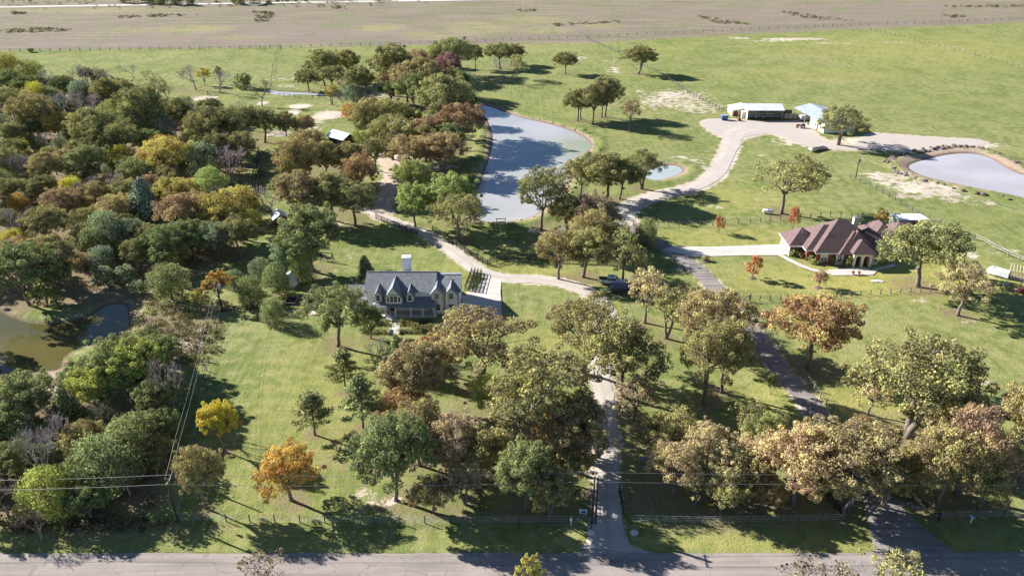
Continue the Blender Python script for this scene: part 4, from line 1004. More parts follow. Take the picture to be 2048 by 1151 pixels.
# ------------------------------------------------------------------ white farmhouse
def white_house():
    h = empty('white_house', (-20, 141.8, 0), 0, 'large white farmhouse with slate roof, five dormers and a front porch', 'house')
    OX, OY = -20, 141.8
    def L(x): return x-OX
    x0, xm, x1 = L(-29.3), L(-15.6), L(-10.6); Yw = 0.0; D = 8.6; ze, zr = 4.85, 6.75
    m = MB(); m.prism([(Yw, 0), (Yw+D, 0), (Yw+D, ze), (Yw+D/2, zr-.1), (Yw, ze)], x0, xm, 'x'); m.prism([(Yw, 0), (Yw+D-.3, 0), (Yw+D-.3, ze-.1), (Yw+D/2, zr-.7), (Yw, ze-.1)], xm+.003, x1, 'x')
    m.prism([(Yw+.7, 0), (Yw+7, 0), (Yw+7, 2.7), (Yw+3.85, 4.1), (Yw+.7, 2.7)], x0-4.0, x0-.003, 'x')       # low left wing
    m.prism([(Yw+D-.5, 0), (Yw+D+3.2, 0), (Yw+D+3.2, 3.2), (Yw+D-.5, 5.1)], x0+6.5, x0+12.6, 'x'); m.build('wall', WHITE, h)
    r = MB(); gable_x(r, x0, xm-.02, Yw, Yw+D, ze, zr+.25, .35); gable_x(r, xm+.32, x1, Yw+.02, Yw+D-.3, ze-.02, zr-.35, .33)
    r.bar((x0-.35, Yw+D/2, zr+.27), (xm+.3, Yw+D/2, zr+.27), .22, .08); r.bar((xm+.3, Yw+D/2-.15, zr-.33), (x1+.3, Yw+D/2-.15, zr-.33), .22, .08)
    gable_x(r, x0-4.0, x0-.35, Yw+.7, Yw+7, 2.7, 4.3, .3)
    slab(r, (x0+13, Yw+D+3.6, 3.1), (x0+6.2, Yw+D+3.6, 3.1), (x0+6.2, Yw+D-3.2, 6.55), (x0+13, Yw+D-3.2, 6.55)); r.build('roof', SLATE, h)
    for vx, vy, vz in ((x0+3.2, 5.2, 6.7), (x0+10.4, 5.6, 6.5), (xm+3.0, 3.2, 6.2)): v = MB(); v.tube([(vx, vy, vz-.6), (vx, vy, vz+.25)], .07, 8); v.build('vent_pipe', STEEL, h)
    # gutters
    gt = MB(); gt.bar((x0-.35, Yw-.42, ze-.32), (x0+2.0, Yw-.42, ze-.32), .1); gt.build('gutter', TRIM, h); gt = MB(); gt.bar((xm-1.8, Yw-.42, ze-.32), (x1+.35, Yw-.42, ze-.32), .1); gt.build('gutter', TRIM, h)
    # porch roof with hipped ends
    pz0, pz1 = 2.45, 3.5; pf = Yw-2.6; a, b = x0+1.9, xm+.2
    p = MB(); vs = [(a-.5, pf, pz0), (b+.5, pf, pz0), (b+.5, Yw, pz0), (a-.5, Yw, pz0), (a+1.3, Yw, pz1), (b-.0, Yw, pz1)]
    p.add(vs+[(q[0], q[1], pz0-.18) for q in vs[:4]], [(0,1,5,4),(1,2,5),(3,0,4),(0,6,7,1),(1,7,8,2),(3,9,6,0),(9,8,7,6)]); p.build('porch_roof', SLATE, h)
    fl = MB(); fl.box(a-.3, b+.3, pf+.15, Yw-.003, -.2, .35); fl.build('porch_floor', CONC, h)
    for i, cx in enumerate((a, a+2.1, a+4.1, a+7.2, a+9.6, b)):
        c = MB(); c.box(cx-.11, cx+.11, pf+.25, pf+.47, .35, pz0-.16); c.box(cx-.17, cx+.17, pf+.2, pf+.52, .35, .6); c.box(cx-.17, cx+.17, pf+.2, pf+.52, pz0-.36, pz0-.18); c.build('column', TRIM, h)
    for cx in (a+1.0, a+6.0, a+8.4): win(h, cx, Yw, .9, .95, 1.25)
    d = MB(); d.box(a+2.7, a+3.7, Yw-.06, Yw, .35, 2.35); do = d.build('door', mat('dark door', (.05,.03,.025), .6), h); k = MB(); k.ell((a+3.55, Yw-.1, 1.3), (.05,.05,.05)); k.build('handle', CHROME, do)
    for s in (-1, 1): win(h, a+3.2+s*.75, Yw, .5, .3, 1.8, mull=False)
    st = MB()
    for i in range(3): st.box(a+2.3, a+4.2, pf+.15-(i+1)*.35, pf+.15-i*.35-.003, -.2, .35-.1*(i+1)); 
    st.build('front_step', CONC, h)
    # dormers over the porch
    def dormer(cx, hw, yf, z0, zw, zp, big=False, back=3.4):
        dm = MB(); dm.prism([(cx-hw, z0), (cx+hw, z0), (cx+hw, zw), (cx, zp-.12), (cx-hw, zw)], yf, yf+back, 'y'); dd = dm.build('dormer', WHITE, h)
        rr_ = MB(); k = (zp-zw)/hw; gable_y(rr_, cx-hw, cx+hw, yf, yf+back+1.2, zw, zp, .32, .13); rr_.build('roof', SLATE, dd)
        return dd
    def fpx(px): return L(G(px, 590, 3.5)[0])
    for px, hw in ((759, .68), (822, .68)):
        cx = fpx(px); dd = dormer(cx, hw, Yw-1.25, 2.8, 4.6, 5.7); win(dd, cx, Yw-1.25, 3.25, .72, 1.15)
    cx = fpx(790.5); dd = dormer(cx, 1.62, Yw-1.75, 2.8, 4.45, 6.6, back=4.2)
    for o_ in (-.38, .38): win(dd, cx+o_, Yw-1.75, 3.2, .62, 1.25)
    for o_ in (-1.1, 1.1): win(dd, cx+o_, Yw-1.75, 3.2, .36, 1.1, mull=False)
    v = MB(); v.box(cx-.8, cx+.8, Yw-1.78, Yw-1.753, 4.62, 4.78); v.build('fanlight', GLASS, dd)
    for px in (875, 903):
        cx = fpx(px); dd = dormer(cx, 1.1, Yw-.75, .02, 4.75, 6.0); win(dd, cx, Yw-.75, 3.4, .9, 1.15); win(dd, cx, Yw-.75, .8, 1.0, 1.35)
    for cx in (xm-.25, (fpx(875)+fpx(903))/2, x1-.2):
        g_ = MB(); g_.bar((cx, Yw-.08, .1), (cx, Yw-.08, ze-.2), .09); g_.build('downpipe', SLATE_D, h)
    win(h, x1, 1.6, 1.0, .8, 1.2, 'x+'); win(h, x1, 5.4, 3.1, .8, 1.0, 'x+'); g_ = MB(); g_.box(x1, x1+.05, 2.6, 5.0, .1, 2.3); g_.build('garage_door', TRIM, h)
    cxx = L(G(812, 530, 7)[0]); c = MB(); c.box(cxx-.85, cxx+.85, D-.9, D+.5, 3, 8.35); ch = c.build('chimney', mat('white chimney', (.8,.8,.82), .7, .05), h)
    c = MB(); c.box(cxx-.93, cxx+.93, D-.98, D+.58, 8.35, 8.5); c.tube([(cxx, D-.2, 8.5), (cxx, D-.2, 8.85)], .14, 8); c.build('cap', METALW, ch)
    return h
def hedge(name, pts, w_, hgt, label, col=(.085,.115,.045), cat='hedge', leaf=.16, n=None):
    """a clipped run of foliage along pts"""
    P_ = np.array(pts); d = np.hypot(*np.diff(P_, axis=0).T); s = np.concatenate([[0], np.cumsum(d)]); k = max(3, int(s[-1]/.45)); q = np.linspace(0, s[-1], k)
    x = np.interp(q, s, P_[:, 0]); y = np.interp(q, s, P_[:, 1]); rng = np.random.RandomState(int(abs(x[0])*10)+7); C = []
    for a, b in zip(x, y):
        for o_ in (-.25, .25): C.append((a+rng.uniform(-.12,.12), b+o_*w_+rng.uniform(-.08,.08), hgt*.55))
    C = np.array(C); me = leaf_mesh('foliage', C-[x[0], y[0], 0], np.tile([.42, w_*.36, hgt*.5], (len(C), 1)), 60, leaf, rng, shell=.7)
    o = bpy.data.objects.new(name, me); COL.objects.link(o); o.location = (x[0], y[0], 0); o.color = (*col, 1); tag(o, label, cat); return o
def garden_white():
    w0 = G(788, 668); w1 = G(787, 637); L = np.array([w0, (w0[0], w1[1])]); conc = MATS['concrete']
    flat('front_walk', [(w0[0]-.75, w0[1]+1.6), (w0[0]+.75, w0[1]+1.6), (w0[0]+.75, 138.4), (w0[0]-.75, 138.4)], .10, conc)
    s = MB()
    for i in range(3): s.box(w0[0]-.85, w0[0]+.85, w0[1]+1.6-(i+1)*.5, w0[1]+1.6-i*.5-.003, -.2, .08-.0*i-.02*i)
    for sx in (-1, 1): s.box(w0[0]+sx*1.0-.1, w0[0]+sx*1.0+.1, w0[1]-.1, w0[1]+1.8, -.2, .45)
    tag(s.build('garden_steps', CONC), 'pale garden steps at the lawn end of the white house walk', 'steps')
    hedge('hedge', GP([(722,664),(745,665),(776,665)]), 1.1, .9, 'low clipped hedge left of the front steps', (.12,.15,.07))
    hedge('hedge', GP([(797,664),(820,664),(846,664)]), 1.1, .8, 'low clipped hedge right of the front steps', (.12,.15,.07))
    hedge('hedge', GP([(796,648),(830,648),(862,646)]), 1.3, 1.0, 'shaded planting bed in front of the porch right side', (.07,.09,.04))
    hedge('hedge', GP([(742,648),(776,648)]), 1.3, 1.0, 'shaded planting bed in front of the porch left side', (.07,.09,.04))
    for i, (px, py, w_) in enumerate(((826,655,1), (833.5,657.5,1.05), (842,661,1), (852,659,.9), (860,657,.95))):
        x, y = G(px, py); put_tree(x, y, w_*1.05, w_*1.0, 'ball1', 'ol', ('at the porch hedge, %s of the five from the left' % ORD[i]), group='clipped ball shrubs by the porch')
    # raised beds
    for i, (px, label) in enumerate(((583, 'left one of the two black raised garden beds'), (612, 'right one of the two black raised garden beds'))):
        x, y = G(px, 603); b = empty('raised_bed', (x, y, 0), 0, label, 'garden bed', 'raised garden beds'); m = MB()
        for a0, a1, b0, b1 in ((-1.1,1.1,-1.6,-1.5),(-1.1,1.1,1.5,1.6),(-1.1,-1.0,-1.497,1.497),(1.0,1.1,-1.497,1.497)): m.box(a0, a1, b0, b1, 0, .55)
        m.build('frame', WOODG, b); s = MB(); s.box(-.997, .997, -1.497, 1.497, 0, .32); s.build('soil', mat('dark soil', (.03,.026,.024), .95), b)
    x, y = G(582, 568); b = empty('shed', (x, y, 0), R(-12), 'small white garden shed half hidden behind round trees', 'shed'); m = MB()
    m.prism([(-1.3, 0), (1.3, 0), (1.3, 1.9), (0, 2.6), (-1.3, 1.9)], -1.6, 1.6, 'y'); m.build('wall', WHITE, b); r = MB(); gable_y(r, -1.3, 1.3, -1.6, 1.8, 1.95, 2.72, .2); r.build('roof', METALW, b)
    d = MB(); d.box(-.45, .45, -1.64, -1.6, .1, 1.8); d.build('door', WOODG, b)
    # vine rows with black frame
    rows = [((939,577),(956,543)), ((931,575),(949,541))]
    f = empty('grape_rows', (*G(944, 560), 0), 0, 'four green vine rows in a black frame beside the garage', 'garden')
    ox, oy = G(944, 560); m = MB()
    for k in range(4):
        a = G(930+k*7.3, 580+k*1.2); b = G(944+k*6.2, 545+k*.6)
        for t in np.linspace(0, 1, 5):
            x_, y_ = a[0]+(b[0]-a[0])*t-ox, a[1]+(b[1]-a[1])*t-oy; m.bar((x_, y_, 0), (x_, y_, 1.35), .12)
        for z in (.5, .95, 1.3): m.bar((a[0]-ox, a[1]-oy, z), (b[0]-ox, b[1]-oy, z), .07)
        C = np.array([[a[0]+(b[0]-a[0])*t-ox, a[1]+(b[1]-a[1])*t-oy, .5] for t in np.linspace(0, 1, 16)])
        me = leaf_mesh('vine_row', C, np.tile([.3,.45,.4], (16, 1)), 26, .2, np.random.RandomState(k)); o = bpy.data.objects.new('vine_row', me); COL.objects.link(o); o.parent = f; o.color = (.12,.19,.05,1)
    m.build('frame', DARKP, f)
# ------------------------------------------------------------------ brick house
def brick_house():
    OX, OY = 75., 170.; h = empty('brick_house', (OX, OY, 0), 0, 'red brick house with brown hipped roof and cream arched entrance', 'house')
    def B(mb, x0, x1, y0, y1, z1=2.85, z0=0): mb.box(x0-OX, x1-OX, y0-OY, y1-OY, z0, z1)
    m = MB(); B(m, 64.6, 69.0, 168.7, 175.2, 2.8); B(m, 67.6, 71, 166.2, 176, 2.82); B(m, 69.3, 82.9, 164.7, 176.6, 2.84); B(m, 81, 86.4, 168.2, 177.3, 2.8); m.build('wall', BRICK, h)
    r = MB()
    for (x0, x1, y0, y1, p) in ((64.3,71,168.4,175.4,.82), (67.4,79,166.0,175.6,.80), (69.0,83.4,164.4,176.9,.84), (79.5,86.7,167.9,177.6,.74), (74.2,82.2,163.7,174.0,.86), (75.4,82.6,164.0,173.5,.98)):
        hip(r, x0-OX, x1-OX, y0-OY, y1-OY, 3.02+.013*x0%.1, p)
    r.build('roof', SHING, h)
    # ridge caps and valleys read as thin pale fascia
    f = MB()
    for (x0, x1, y) in ((64.0,67.1,168.02),(67.1,68.7,165.62),(68.7,73.9,164.02),(83.4,87.05,167.52)): f.bar((x0-OX, y-OY, 2.78), (x1-OX, y-OY, 2.78), .14, .16)
    f.bar((63.93-OX, 168.1-OY, 2.78), (63.93-OX, 175.7-OY, 2.78), .12, .16); f.bar((67.0-OX, 165.7-OY, 2.78), (67.0-OX, 168-OY, 2.78), .12, .16); f.build('fascia', TRIM, h)
    # cream entrance with arches and bays
    e = MB(); fy = 162.6
    for cx in (77.2, 79.0, 80.9): e.box(cx-.28-OX, cx+.28-OX, fy-OY, fy+.55-OY, 0, 3.1)
    e.box(76.9-OX, 81.2-OX, fy+.02-OY, fy+.5-OY, 2.75, 3.5)
    def arch(c, hw, z): 
        n_ = 10; prof = [(c-hw, z+.01)]+[(c-hw*math.cos(math.pi*i/n_), z-.75+.75*math.sin(math.pi*i/n_)) for i in range(n_+1)]+[(c+hw, z+.01)]
        e.prism([(q[0]-OX, q[1]) for q in prof], fy+.06-OY, fy+.46-OY, 'y')
    arch(78.1, .65, 2.76); arch(79.95, .68, 2.76)
    e.box(76.9-OX, 77.4-OX, fy+.553-OY, 165-OY, 0, 3.45); e.box(80.8-OX, 81.2-OX, fy+.553-OY, 165-OY, 0, 3.45)
    e.box(73.6-OX, 76.897-OX, 164.0-OY, 165-OY, 0, 2.9); e.box(81.203-OX, 83.3-OX, 164.2-OY, 168-OY, 0, 2.9); e.build('entrance_porch', CREAM, h)
    pr = MB(); hip(pr, 76.7-OX, 81.5-OX, fy-OY, 168-OY, 3.62, .82, .3); pr.build('porch_roof', SHING, h)
    bk = MB(); bk.box(77.4-OX, 80.8-OX, 164.9-OY, 165.1-OY, 0, 3.4); bk.build('porch_back', BRICK, h)
    d = MB(); d.box(78.5-OX, 79.6-OX, 164.84-OY, 164.9-OY, 0, 2.3); do = d.build('door', mat('brown door', (.10,.05,.03), .6), h); k = MB(); k.ell((79.45-OX, 164.8-OY, 1.1), (.05,.05,.05)); k.build('handle', CHROME, do)
    for cx in (74.3, 75.7): win(h, cx-OX, 164.0-OY, .7, .95, 1.9)
    for cx in (81.8, 82.7): win(h, cx-OX, 164.2-OY, .6, .6, 2.0)
    for cy in (165.2, 166.6): win(h, 83.3-OX, cy-OY, .6, .8, 2.0, 'x+')
    wf = MB(); wf.box(70.2-OX, 72.0-OX, 164.64-OY, 164.7-OY, .5, 2.75); wf.build('window_panel', CREAM, h); win(h, 71.1-OX, 164.64-OY, .6, 1.5, .9)
    win(h, 84.9-OX, 168.2-OY, .8, 1.2, 1.4)
    # open garage end, white framed
    gm = MB(); gm.box(64.45-OX, 64.6-OX, 168.75-OY, 169.2-OY, 0, 2.8); gm.box(64.45-OX, 64.6-OX, 171.6-OY, 172.0-OY, 0, 2.8); gm.box(64.45-OX, 64.6-OX, 174.7-OY, 175.1-OY, 0, 2.8); gm.box(64.42-OX, 64.6-OX, 169.2-OY, 174.7-OY, 2.3, 2.8); gm.build('garage_frame', CREAM, h)
    for cy in (170.4, 173.35):
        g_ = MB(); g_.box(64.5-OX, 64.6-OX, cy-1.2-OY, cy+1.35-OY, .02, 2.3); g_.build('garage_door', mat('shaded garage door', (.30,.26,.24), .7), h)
    x, y = 80.2, 172.6; c = MB(); c.box(x-.55-OX, x+.55-OX, y-.5-OY, y+.5-OY, 4, 8.1); ch = c.build('chimney', CREAM, h); c = MB(); c.box(x-.62-OX, x+.62-OX, y-.57-OY, y+.57-OY, 8.1, 8.25); c.tube([(x-OX, y-OY, 8.25), (x-OX, y-OY, 8.6)], .15, 8); c.build('cap', STEEL, ch)
    for vx, vy, vz in ((-2.6, -2.2, 6.0), (1.2, -3.6, 5.2), (-7.6, .6, 5.4)): v = MB(); v.tube([(vx, vy, vz-.8), (vx, vy, vz+.3)], .08, 8); v.build('vent_pipe', STEEL, h)
    # rear garage
    OX, OY = 93., 175.; g = empty('brick_garage', (OX, OY, 0), 0, 'detached brick garage with brown hipped roof behind the big oak', 'garage')
    m = MB(); B(m, 88.7, 98.4, 172.3, 179.6, 2.6); B(m, 86.5, 90.5, 176.5, 182, 2.58); m.build('wall', BRICK, g)
    r = MB(); hip(r, 88.5-OX, 98.6-OX, 172.1-OY, 179.8-OY, 2.8, .72); hip(r, 86.4-OX, 91.5-OX, 174.5-OY, 182-OY, 2.78, .72); hip(r, 85.9-OX, 89-OX, 172.9-OY, 175.1-OY, 2.76, .7, .1); r.build('roof', SHING, g)
    d = MB(); d.box(90-OX, 92.6-OX, 172.24-OY, 172.3-OY, 0, 2.2); d.build('garage_door', CREAM, g); win(g, 95-OX, 172.3-OY, .9, 1.0, 1.1)
def garden_brick():
    for i, (px, py, k, col, place) in enumerate(((1586,511,.75,'lg','left of the row along the brick garage wall'), (1594,512,.6,'gr','second in the row along the brick garage wall'), (1606,516,.75,'rb','in the corner of the brick garage wall'), (1621,521,.7,'gr','before the third brick gable corner'), (1625,527,.5,'lg','low, at the foot of the path side of the brick wall'), (1636,529,.4,'gg','beside the cream window panel'), (1668,526,.8,'dk','left of the arched entrance bay'), (1690,533,.6,'dk','right under the bay windows'), (1745,524,.9,'dk','right of the arched entrance'))):
        x, y = G(px, py); put_tree(x, y, k, k, 'shrub1', col, place, group='foundation shrubs of the brick house')
    x, y = G(1696, 532); put_tree(x, y, .75, .65, 'sap1', 'lg', 'immediately left of the arched entrance', group='foundation shrubs of the brick house')
    for i, px in enumerate((1705.5, 1717.5)):
        x, y = G(px, 549); u = empty('planter', (x, y, .12), 0, ('left', 'right')[i]+' terracotta urn of the pair on the patio edge', 'planter', 'urns on the patio')
        m = MB(); m.tube([(0,0,0),(0,0,.1),(0,0,.35),(0,0,.6)], [.2,.12,.3,.34], 10); m.build('pot', mat('terracotta', (.30,.11,.07), .8), u)
        me = leaf_mesh('plant', np.array([[0,0,.75]]), np.array([[.3,.3,.25]]), 60, .12, np.random.RandomState(i)); o = bpy.data.objects.new('plant', me); COL.objects.link(o); o.parent = u; o.color = (.2,.08,.05,1)
    for px, py, lab, r_ in ((1505,556,'mulch ring under the rust sapling in the mown lawn',.9), (1637,576,'mulch ring under the sapling before the patio',1.0), (1412,522,'mulched bed with a low bush beside the asphalt driveway fork',1.2)):
        x, y = G(px, py); m = MB(); m.ell((0,0,0), (r_, r_, .12), 14, 4); o = m.build('mulch_ring', mat('mulch', (.16,.12,.10), .95, .3, 4), None, True); o.location = (x, y, .02); tag(o, lab, 'mulch bed')
    x, y = G(1411, 521); put_tree(x, y, .6, .5, 'shrub1', 'br', 'low, beside the fork of the long concrete driveway')
    x, y = G(1360, 540); m = MB(); 
    for k in range(14):
        t0, t1 = k*2*math.pi/14, (k+.92)*2*math.pi/14; m.bar((math.cos(t0)*.6, math.sin(t0)*.6, .12), (math.cos(t1)*.6, math.sin(t1)*.6, .12), .2, .22)
    o = m.build('stone_ring', CONC); o.location = (x, y, 0); tag(o, 'small white stone ring in the grass left of the asphalt driveway', 'planter')
    x, y = G(1755, 562); m = MB(); m.ell((0,0,.05), (1.5,.7,.12), 12, 4); m.ell((.8,-.3,.05), (.8,.5,.1), 10, 4); o = m.build('stone_slab', CONC, None, True); o.location = (x, y, 0); tag(o, 'flat pale slab of stone on the lawn below the patio', 'stone')
# ------------------------------------------------------------------ barns and sheds
def shed_open(name, x, y, rz, w_, d, zf, zb, wall, roofm, label, cat, posts=3, col=None):
    b = empty(name, (x, y, 0), rz, label, cat); m = MB(); t = .12
    m.box(-w_/2, w_/2, d-t, d, 0, zb); m.prism([(0,0),(d-t-.003,0),(d-t-.003,zb-.05),(0,zf-.05)], -w_/2, -w_/2+t, 'x'); m.prism([(0,0),(d-t-.003,0),(d-t-.003,zb-.05),(0,zf-.05)], w_/2-t, w_/2, 'x'); m.build('wall', wall, b)
    r = MB(); k = (zb-zf)/d; slab(r, (-w_/2-.25, -.5, zf-.5*k+.1), (w_/2+.25, -.5, zf-.5*k+.1), (w_/2+.25, d+.2, zb+.1+.2*k), (-w_/2-.25, d+.2, zb+.1+.2*k), .1); r.build('roof', roofm, b)
    for i in range(posts):
        px = -w_/2+.15+i*(w_-.3)/(posts-1); p = MB(); p.box(px-.09, px+.09, .0, .18, 0, zf-.02); p.build('post', REDP if col else STEEL, b)
    return b
def barns():
    # big open hay barn: low pitched white roof, long side open to the yard
    x, y = G(1494, 240); x1, _ = G(1563, 238); W_ = x1-x; b = empty('hay_barn', (x+W_/2, y, 0), R(-1), 'long open hay barn with a white metal roof and stacked bales', 'barn')
    D = 9.5; m = MB(); m.prism([(0,0),(D,0),(D,3.6),(D*.45,4.9),(0,3.7)], -W_/2, -W_/2+.15, 'x'); m.prism([(0,0),(D,0),(D,3.6),(D*.45,4.9),(0,3.7)], W_/2-.15, W_/2, 'x'); m.box(-W_/2+.153, W_/2-.153, D-.15, D, 0, 3.6); m.build('wall', TANM, b)
    r = MB(); slab(r, (-W_/2-.2,-.4,3.65), (W_/2+.2,-.4,3.65), (W_/2+.2,D*.45,5.0), (-W_/2-.2,D*.45,5.0), .12); slab(r, (W_/2+.2,D+.3,3.5), (-W_/2-.2,D+.3,3.5), (-W_/2-.2,D*.45,5.0), (W_/2+.2,D*.45,5.0), .12); r.build('roof', METALW, b)
    for i in range(3): p = MB(); px = -W_/2+.12+i*(W_-.24)/2; p.box(px-.12, px+.12, -.1, .14, 0, 3.7); p.build('post', mat('brown steel', (.18,.08,.06), .6), b)
    f = MB(); f.box(-W_/2, W_/2, -.12, -.0, 3.35, 3.6); f.build('header', TRIM, b)
    rr = random.Random(5)
    for i in range(9):
        bx = -W_/2+1+i*(W_-2)/8; n_ = rr.choice((1, 2, 2))
        for k in range(n_):
            q = MB(); q.ell((0,0,0), (.62,.62,.62), 10, 6); q.tube([(-.6,0,0),(.6,0,0)], .62, 12); o = q.build('hay_bale', HAY, None); o.location = (b.location.x+bx, y+3+rr.uniform(-.4,.4), .6+k*1.15)
            tag(o, 'grey round bale in the open hay barn, %s stack from the left, %s' % (ORD[i], ('on the ground', 'on top')[k]), 'hay bale', 'bales stacked in the hay barn')
    # lean-to on the left with white wall
    x, y = G(1484, 236); l = empty('lean_to', (x-.6, y, 0), R(-1), 'cream lean-to shed with a rusty opening on the left of the hay barn', 'shed'); m = MB()
    m.prism([(-2.6,0),(2.2,0),(2.2,3.1),(-2.6,2.2)], 2.5, 9.5, 'y'); m.box(.4, 2.2, 0, 2.497, 0, 2.4); m.build('wall', TANM, l); r = MB(); slab(r, (-3.0,9.8,2.25), (-3.0,2.2,2.25), (2.3,2.2,3.25), (2.3,9.8,3.25), .1); r.build('roof', METALW, l)
    d = MB(); d.prism([(-2.1,0),(-.4,0),(-.4,1.5),(-.9,2.1),(-1.6,2.1),(-2.1,1.5)], 2.44, 2.497, 'y'); d.build('opening', mat('rusty opening', (.22,.07,.05), .8), l); d = MB(); d.box(.7, 1.9, -.05, -.003, .1, 2.0); d.build('door', METALG, l)
    # pens between the barns
    x, y = G(1567, 238); p = empty('stock_pen', (x, y, 0), R(-2), 'panelled stock pen between the hay barn and the cream barn', 'pen'); L_ = G(1592, 238)[0]-x
    for i in range(3):
        m = MB(); m.box(.3+i*L_/3, i*L_/3+L_/3+.1, 0, .06, .2, 2.0); m.build('panel', mat('pale pen panel', (.55,.47,.40), .8), p)
    for i in range(4): m = MB(); m.box(.1+i*L_/3, .28+i*L_/3, -.05, .13, 0, 2.2); m.build('post', mat('brown steel', (.18,.08,.06), .6), p)
    m = MB(); m.box(.2, L_, 5.9, 6, 0, 1.9); m.box(.1, .2, .1, 5.9, 0, 1.9); m.build('rear_panel', WOODG, p)
    # cream barn, gable end toward the yard, mostly behind its oak
    a = (107.6, 269.5); b = empty('cream_barn', (a[0], a[1], 0), R(10), 'cream metal barn with grey gabled roof half hidden by the yard oak', 'barn'); Wd, Ln = 11.5, 21.5
    m = MB(); m.prism([(0,0),(Wd,0),(Wd,3.6),(Wd/2,4.85),(0,3.6)], 0, .15, 'y'); m.box(0, .15, .153, 9.5, 0, 3.6); m.box(Wd-.15, Wd, .153, Ln, 0, 3.6); m.prism([(.153,0),(Wd-.153,0),(Wd-.153,3.6),(Wd/2,4.85),(.153,3.6)], 9.35, 9.5, 'y'); m.build('wall', TANM, b)
    r = MB(); gable_y(r, 0, Wd, 0, Ln, 3.72, 5.0, .35, .1); r.build('roof', METALG, b)
    for yy in (13.5, 17.5, 21.2): p = MB(); p.box(0, .2, yy-.1, yy+.1, 0, 3.6); p.build('post', STEEL, b)
    d = MB(); d.box(-.06, -.003, 3.8, 4.8, 0, 2.1); d.build('door', REDP, b)
    for yy in (2.4, 5.8): d = MB(); d.box(-.06, -.003, yy-.35, yy+.35, 1.2, 2.0); d.build('window', GLASS, b)
    d = MB(); d.box(-.06, -.003, 7.4, 9.2, 0, 3.0); d.build('roller_door', METALG, b)
    for k, (dx, dy, lab, mt) in enumerate(((3.5, 12, 'dark machine parked under the open end of the cream barn', RUB), (2.2, 17, 'white vehicle parked under the far open end of the cream barn', CARW))):
        t = empty(('machine', 'van')[k], (a[0]+dx-.17*dy, a[1]+dy, 0), R(8), lab, ('machine', 'van')[k]); q = MB(); q.prism([(-2.2,.4),(2.2,.4),(2.2,1.1),(1.3,1.25),(.8,1.95),(-2.2,1.95)], -.9, .9, 'y'); o = q.build('body', mt, t); o.modifiers.new('bevel', 'BEVEL').width = .08
        for s_ in (-1, 1):
            for wx in (-1.3, 1.4): wheel(t, wx, s_*.88, .36, .2)
    # tin roofed pavilion in the grove
    x, y = G(685, 286); b = empty('pavilion', (x, y, 0), R(-38), 'small timber house with a blue-white tin roof in the grove', 'pavilion'); m = MB(); m.box(-3.6, 3.6, -2.6, 2.6, 0, 2.5); m.build('wall', mat('brown board wall', (.17,.12,.09), .9, .3, 2, stripes=(0,.3,.7)), b)
    r = MB(); gable_x(r, -3.9, 3.9, -3.0, 3.0, 2.6, 4.0, .4, .1); r.build('roof', mat('blue-white tin', (.60,.66,.74), .4, .08, .5, stripes=(0,.7,.9)), b); w_ = MB(); w_.box(-1.6, -.4, -2.66, -2.603, .9, 1.9); w_.build('window', GLASS, b); w_ = MB(); w_.box(.5, 1.5, -2.66, -2.603, 0, 2.0); w_.build('door', WOODG, b)
    # little red barn
    x, y = G(560, 447); b = empty('red_barn', (x, y, 0), R(25), 'little dark red barn with a grey tin roof in the clearing', 'shed'); m = MB(); m.prism([(-1.7,0),(1.7,0),(1.7,2.3),(0,3.3),(-1.7,2.3)], -1.9, 1.9, 'y'); m.build('wall', mat('dark red boards', (.20,.05,.045), .85, .3, 2, stripes=(0,.25,.7)), b)
    r = MB(); gable_y(r, -1.7, 1.7, -2.4, 2.0, 2.4, 3.45, .3, .08); r.build('roof', METALG, b); d = MB(); d.box(-.5, .5, -1.95, -1.903, 0, 2.0); d.build('door', DARKW, b); w_ = MB(); w_.box(-.3, .3, -1.95, -1.903, 2.25, 2.75); w_.build('loft_window', TRIM, b)
    # red shed by the brick house
    a = G(1792, 460); c = G(1851, 461); ms = shed_open('red_shed', (a[0]+c[0])/2+.3, a[1], R(0), c[0]-a[0], 5.0, 2.8, 2.3, mat('cream shed wall', (.72,.64,.50), .8, .06), METALW, 'open fronted shed with white roof and red posts behind the brick garage', 'shed', 4, REDP)
    m = MB(); m.box(-(c[0]-a[0])/2+.13, -(c[0]-a[0])/2+1.6, -.02, .05, 0, 1.3); m.build('gate_panel', REDP, ms)
# ------------------------------------------------------------------ fences
def fence(label, pts, step, hgt, rails, pm, rm, pw=.14, cat='fence', name='fence', wire=False, group=None, per=True):
    L = [np.array(p) for p in pts]; ox, oy = L[0]; f = empty(name, (ox, oy, 0), 0, label, cat, group); pr = MB()
    pr.box(-pw/2, pw/2, -pw/2, pw/2, -.4, hgt); post = None; rm_ = MB(); n_ = 0
    for i in range(len(L)-1):
        d = L[i+1]-L[i]; k = max(1, int(round(np.hypot(*d)/step)))
        for j in range(k+(1 if i == len(L)-2 else 0)):
            q = L[i]+d*j/k-[ox, oy]; n_ += 1
            if post is None: post = pr.build('post', pm, f); post.location = (q[0], q[1], 0)
            elif n_ <= 98: o = bpy.data.objects.new('post', post.data); COL.objects.link(o); o.parent = f; o.location = (q[0], q[1], 0)
        for z in rails:
            a, b = L[i]-[ox, oy], L[i+1]-[ox, oy]
            if wire: rm_.bar((a[0], a[1], z), (b[0], b[1], z), wire)
            else: rm_.bar((a[0], a[1]-.0, z), (b[0], b[1], z), .05, .15)
    if rails: rm_.build('wire' if wire else 'rail', rm, f)
    return f
